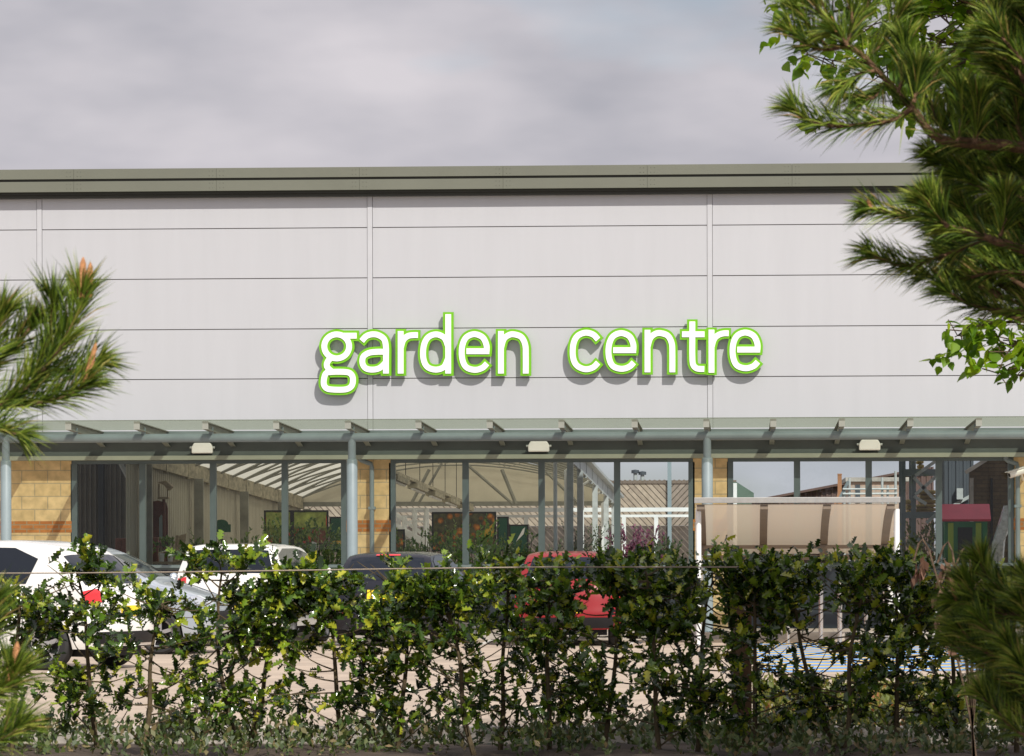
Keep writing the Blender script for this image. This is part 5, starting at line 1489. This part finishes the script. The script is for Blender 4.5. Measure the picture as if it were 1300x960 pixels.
P.shoot(PU([(1074, 56), (1088, 35), (1102, 5), (1108, -25)], YQ), .008, .006, .0, 800, .12)
P.shoot(PU([(1076, 58), (1068, 45), (1062, 42)], YQ - .1), .006, .005, .1, 1200, .12, bud=.055)
P.shoot(PU([(1158, 138), (1128, 154), (1068, 160), (1030, 155), (1010, 142)], YQ - .1), .009, .005, .05, 900, .125, bud=.03)
P.shoot(PU([(1160, 130), (1163, 118), (1166, 98)], YQ - .15), .007, .006, .0, 2300, .135, bud=.055, budr=.009)
P.shoot(PU([(1238, 182), (1240, 160), (1242, 132)], YQ - .1), .008, .006, .0, 1900, .13, bud=.05, budr=.008)
P.shoot(PU([(1190, 176), (1205, 150), (1212, 120)], YQ + .1), .007, .005, .0, 1300, .12)
P.shoot(PU([(1300, 190), (1290, 140), (1285, 80), (1268, 20)], YQ + .1), .010, .006, .1, 1000, .125, bud=.04)
P.shoot(PU([(1340, 150), (1320, 80), (1300, 20), (1275, -10)], YQ), .010, .006, .1, 1000, .125)
P.shoot(PU([(1290, 90), (1270, 55), (1262, 25)], YQ - .1), .008, .005, .1, 1000, .12, bud=.05)
for q in ([(1050, 60), (1030, 35), (1012, 12)], [(1074, 58), (1082, 28), (1078, -5)], [(1100, 75), (1125, 50), (1140, 20)], [(1125, 100), (1115, 120), (1098, 128)],
          [(1140, 118), (1150, 85), (1148, 55)], [(1190, 160), (1180, 120), (1190, 88)], [(1050, 10), (1030, -5), (1005, -15)], [(1215, 180), (1222, 150), (1220, 118)], [(1110, 90), (1090, 95), (1070, 110)]):
    P.shoot(PU(q, YQ + P.r.uniform(-.12, .12)), .006, .005, .0, 1000, .12)
# second tier
P.limb()
P.shoot(PU([(1560, 420, 13.4), (1420, 370, 13.2), (1320, 325), (1245, 300), (1204, 288)], YQ - .1), .022, .010, .35, 600, .12)
P.shoot(PU([(1204, 288), (1190, 275), (1180, 262)], YQ - .25), .008, .006, .0, 3200, .135, bud=.075, budr=.0125, spread=.95)
P.shoot(PU([(1215, 290), (1165, 277), (1127, 270), (1106, 266)], YQ - .1), .007, .005, .05, 900, .115, bud=.035)
P.shoot(PU([(1270, 300), (1276, 280), (1276, 258)], YQ - .2), .007, .006, .0, 2100, .125, bud=.03, budr=.008)
P.shoot(PU([(1250, 302), (1210, 320), (1155, 338), (1110, 325)], YQ), .008, .005, .05, 950, .12)
P.shoot(PU([(1320, 350), (1270, 345), (1215, 355), (1180, 350)], YQ + .1), .009, .005, .1, 950, .12)
P.shoot(PU([(1340, 400), (1300, 396), (1240, 390), (1205, 372)], YQ), .009, .005, .1, 900, .12)
P.shoot(PU([(1330, 270), (1290, 250), (1250, 240), (1220, 225)], YQ + .1), .010, .006, .1, 1000, .12)
P.shoot(PU([(1330, 230), (1280, 225), (1225, 215), (1195, 205)], YQ + .15), .010, .006, .1, 900, .12)
for k in range(80):      # dense inner part near the right edge
    px = P.r.uniform(1200, 1380); py = P.r.uniform(120, 385)
    if px < 1235 and py < 170: continue
    Y = YQ + P.r.uniform(.15, .8)
    a = U(px + 60, py + 25, Y); e = U(px - P.r.uniform(0, 35), py - P.r.uniform(10, 45), Y + P.r.uniform(-.1, .1))
    P.shoot([a, a.lerp(e, .5) + Vector((0, 0, -.015)), e], .008, .005, .1, 900, .115)
for k in range(30):
    px = P.r.uniform(1255, 1380); py = P.r.uniform(-20, 110)
    Y = YQ + P.r.uniform(-.2, .4)
    a = U(px + 40, py + 35, Y); e = U(px - 8, py - 20, Y)
    P.shoot([a, a.lerp(e, .5), e], .008, .005, .1, 900, .115, bud=.035 if k % 3 == 0 else 0)
# lower branches in the shade
P.limb()
P.shoot(PU([(1560, 860, 13.4), (1420, 820, 13.2), (1320, 790), (1260, 780)], YQ), .020, .010, .4, 600, .12)
for k in range(30):
    px = P.r.uniform(1225, 1390); py = P.r.uniform(745, 930)
    if px < 1250 and not (760 < py < 860): px += 40
    if py < 790 and px < 1275: py += 50
    Y = YQ + P.r.uniform(-.3, .4)
    a = U(px + 50, py + 35, Y); e = U(px - P.r.uniform(0, 25), py - P.r.uniform(5, 40), Y)
    P.shoot([a, a.lerp(e, .5) + Vector((0, 0, -.015)), e], .007, .005, .1, 900, .115)
P.shoot(PU([(1270, 760), (1240, 762), (1228, 742)], YQ), .007, .005, .0, 1300, .12, bud=.07, budr=.008)
P.shoot(PU([(1285, 760), (1258, 738), (1246, 716)], YQ), .007, .005, .0, 1300, .12, bud=.06, budr=.007)
P.shoot(PU([(1290, 780), (1250, 770), (1215, 765)], YQ), .007, .005, .0, 1200, .12, bud=.05)
P.shoot(PU([(1300, 840), (1255, 830), (1220, 800)], YQ), .007, .005, .0, 1200, .12)
P.limb()
for k in range(110):     # unseen shoots added on the sunny side to shade the branches behind
    z = P.r.uniform(1.75, 3.75); Y = P.r.uniform(12.0, 12.65); X = max(P.r.uniform(1.02, 1.75), UX(1372, Y))
    e = Vector((X, Y, z)); a = e + Vector((P.r.uniform(.08, .22), P.r.uniform(.0, .2), -.10))
    P.shoot([a, a.lerp(e, .5) + Vector((0, 0, -.015)), e], .008, .005, .05, 900, .125)
P.limb()
for k in range(230):     # unseen needle mass added towards the sun to darken the lower branches
    z = P.r.uniform(2.2, 3.35); Y = P.r.uniform(11.2, 12.0); X = max(P.r.uniform(.9, 1.75), UX(1372, Y))
    e = Vector((X, Y, z)); a = e + Vector((P.r.uniform(.08, .25), P.r.uniform(.05, .25), -.08))
    P.shoot([a, a.lerp(e, .5) + Vector((0, 0, -.015)), e], .008, .005, .05, 900, .13)
P.limb()
P.shoot([(tx2, ty2, 2.2), (1.72, 12.6, 2.3), (1.5, 11.9, 2.45), (1.3, 11.5, 2.6)], .03, .01, .5, 500, .13)
P.shoot([(tx2, ty2, 2.9), (1.75, 12.6, 3.0), (1.5, 11.9, 3.1), (1.25, 11.5, 3.2)], .03, .01, .5, 500, .13)
P.limb()
for k in range(90):      # crown out of the picture, to the right and nearer
    z = 1.2 + 3.8 * P.r.uniform(); an = P.r.uniform(-2.6, 1.9)
    rl = P.r.uniform(.35, 1.0) * (1.5 - z / 5)
    a = Vector((tx2, ty2, z)); e = a + Vector((math.cos(an) * rl, math.sin(an) * rl, .1 + .25 * P.r.uniform()))
    if e.x < UX(1330, e.y): continue
    P.shoot([a, a.lerp(e, .5) + Vector((0, 0, -.05)), e], .014, .005, .25, 520, .13)
P.build(rp_)

# ------------------------------------------------------------------ lime tree behind the right pine
ltx, lty = UX(1660, 26), 26.0
lt = thing('lime_tree', 'broadleaf tree with bright green heart shaped leaves behind the right pine', 'tree', (ltx, lty, .05))
b = MB(); tk = catmull([(ltx, lty, 0), (ltx + .1, lty, 1.6), (ltx - .1, lty, 3.4), (ltx - .2, lty, 5.2), (ltx - .4, lty, 7.6)], 5)
b.tube(tk, [.17 - .14 * i / (len(tk) - 1) for i in range(len(tk))], 12); b.build('trunk', M['bark'], lt, smooth=True)
r3 = np.random.default_rng(77)
b = MB(); st, dr, ln = [], [], []
def limb(pts, r0, tw, lspread=.28):
    c = catmull(pts, 6); n = len(c)
    b.tube(c, [r0 * (1 - .85 * i / (n - 1)) for i in range(n)], 6)
    for k in range(tw):
        f = .25 + .75 * r3.uniform(); q = c[int(f * (n - 1))]
        dv = norm(r3.normal(size=3) + np.array([0, 0, -.1])); q2 = np.array(tuple(q)) + r3.normal(size=3) * lspread * np.array([1, 1, .6])
        b.tube([q, Vector(q2)], .004, 4)
        st.append(q2); dr.append(dv); ln.append(r3.uniform(.12, .3))
# limbs that show in the picture
limb([tk[14], U(1400, 90, 25.6), U(1300, 70, 25.2), U(1235, 62, 25), U(1160, 45, 25)], .03, 34, .16)
limb([tk[14], U(1380, 40, 25.4), U(1260, 20, 25), U(1180, 10, 25), U(1120, 25, 24.9)], .025, 34, .16)
limb([tk[16], U(1330, 20, 25.3), U(1200, -5, 25), U(1110, 5, 25), U(1040, 20, 24.9)], .02, 40, .15)
limb([U(1260, 60, 25), U(1190, 95, 24.8), U(1130, 110, 24.8)], .012, 26, .12)
limb([U(1235, 62, 25), U(1150, 75, 24.8), U(1080, 80, 24.8), U(1020, 68, 24.7)], .014, 26, .09)
limb([U(1300, 70, 25.2), U(1250, 130, 24.9), U(1215, 120, 24.9)], .014, 20, .12)
limb([tk[9], U(1450, 380, 25.3), U(1330, 405, 25), U(1250, 412, 24.8), U(1212, 428, 24.8)], .02, 34, .10)
limb([U(1330, 405, 25), U(1285, 440, 24.8), U(1265, 478, 24.8)], .010, 18, .09)
limb([U(1420, 400, 25), U(1320, 450, 24.9), U(1285, 485, 24.8)], .010, 18, .08)
# the rest of the crown above the picture: it shades the right part of the hedge
for k in range(96):
    an = r3.uniform(0, 2 * math.pi); z0 = r3.uniform(3.6, 7.0)
    i = min(len(tk) - 1, int(z0 / 7.6 * (len(tk) - 1))); a = tk[i]
    rl = r3.uniform(1.1, 2.7) * (1.25 - .5 * abs(z0 - 5.4) / 2)
    e = a + Vector((math.cos(an) * rl, math.sin(an) * rl * .9, r3.uniform(.1, .8)))
    m_ = a.lerp(e, .5) + Vector((0, 0, .12))
    if e.z < 4.9 and UX(1310, e.y) > e.x: e.z = 5.0 + r3.uniform(0, .6)
    limb([a, m_, e], .035, 48, .36)
for k in range(44):      # unseen high boughs added over the bed to dim skylight on the hedge
    an = r3.uniform(1.6, 5.2); i = r3.integers(14, len(tk)); a = tk[i]
    rl = r3.uniform(2.3, 3.9)
    e = a + Vector((math.cos(an) * rl * .85, math.sin(an) * rl * 1.15, r3.uniform(.3, 1.2)))
    e.z = max(e.z, 1.6 + .133 * e.y + .75)
    limb([a, a.lerp(e, .5) + Vector((0, 0, .25)), e], .04, 46, .38)
b.build('limb', M['bark'], lt, smooth=True)
st, dr, ln = np.array(st), np.array(dr), np.array(ln)
p, d, nn = twig_leaves(st, dr, ln, 7, .9)
d = norm(d + np.array([0, 0, -.45]))
leaves('foliage', HEART, p, d, nn, rng.uniform(.05, .095, len(p)), M['lime'], lt)

# dry brown shrub among the low pine branches
cx, Yd_ = UX(1215, 22, 760), 22.0
ds = thing('dry_shrub', 'dry shrub with hanging brown leaves at the lower right', 'shrub', (cx, Yd_, .05))
b = MB(); st, dr, ln = [], [], []
for (x1, y1) in ((1195, 740), (1212, 720), (1200, 770), (1235, 790), (1215, 800), (1190, 715), (1230, 760), (1160, 712)):
    e = U(x1, y1, Yd_); b.tube(catmull([(cx + .12, Yd_, .0), (cx + .08, Yd_, .6), tuple(e + Vector((.08, 0, .06))), tuple(e)], 4), .006, 5)
    for k in range(3):
        st.append(tuple(e + Vector((random.uniform(-.06, .06), random.uniform(-.06, .06), random.uniform(-.03, .05))))); dr.append((random.uniform(-.4, .4), random.uniform(-.3, .3), -.8)); ln.append(.1)
b.build('stem', M['bark'], ds, smooth=True)
p, d, nn = twig_leaves(np.array(st), norm(np.array(dr)), np.array(ln), 5, .5)
leaves('foliage', LEAF_QUAD, p, norm(d + np.array([0, 0, -.5])), norm(rng.normal(size=p.shape)), rng.uniform(.045, .085, len(p)), M['dead'], ds)
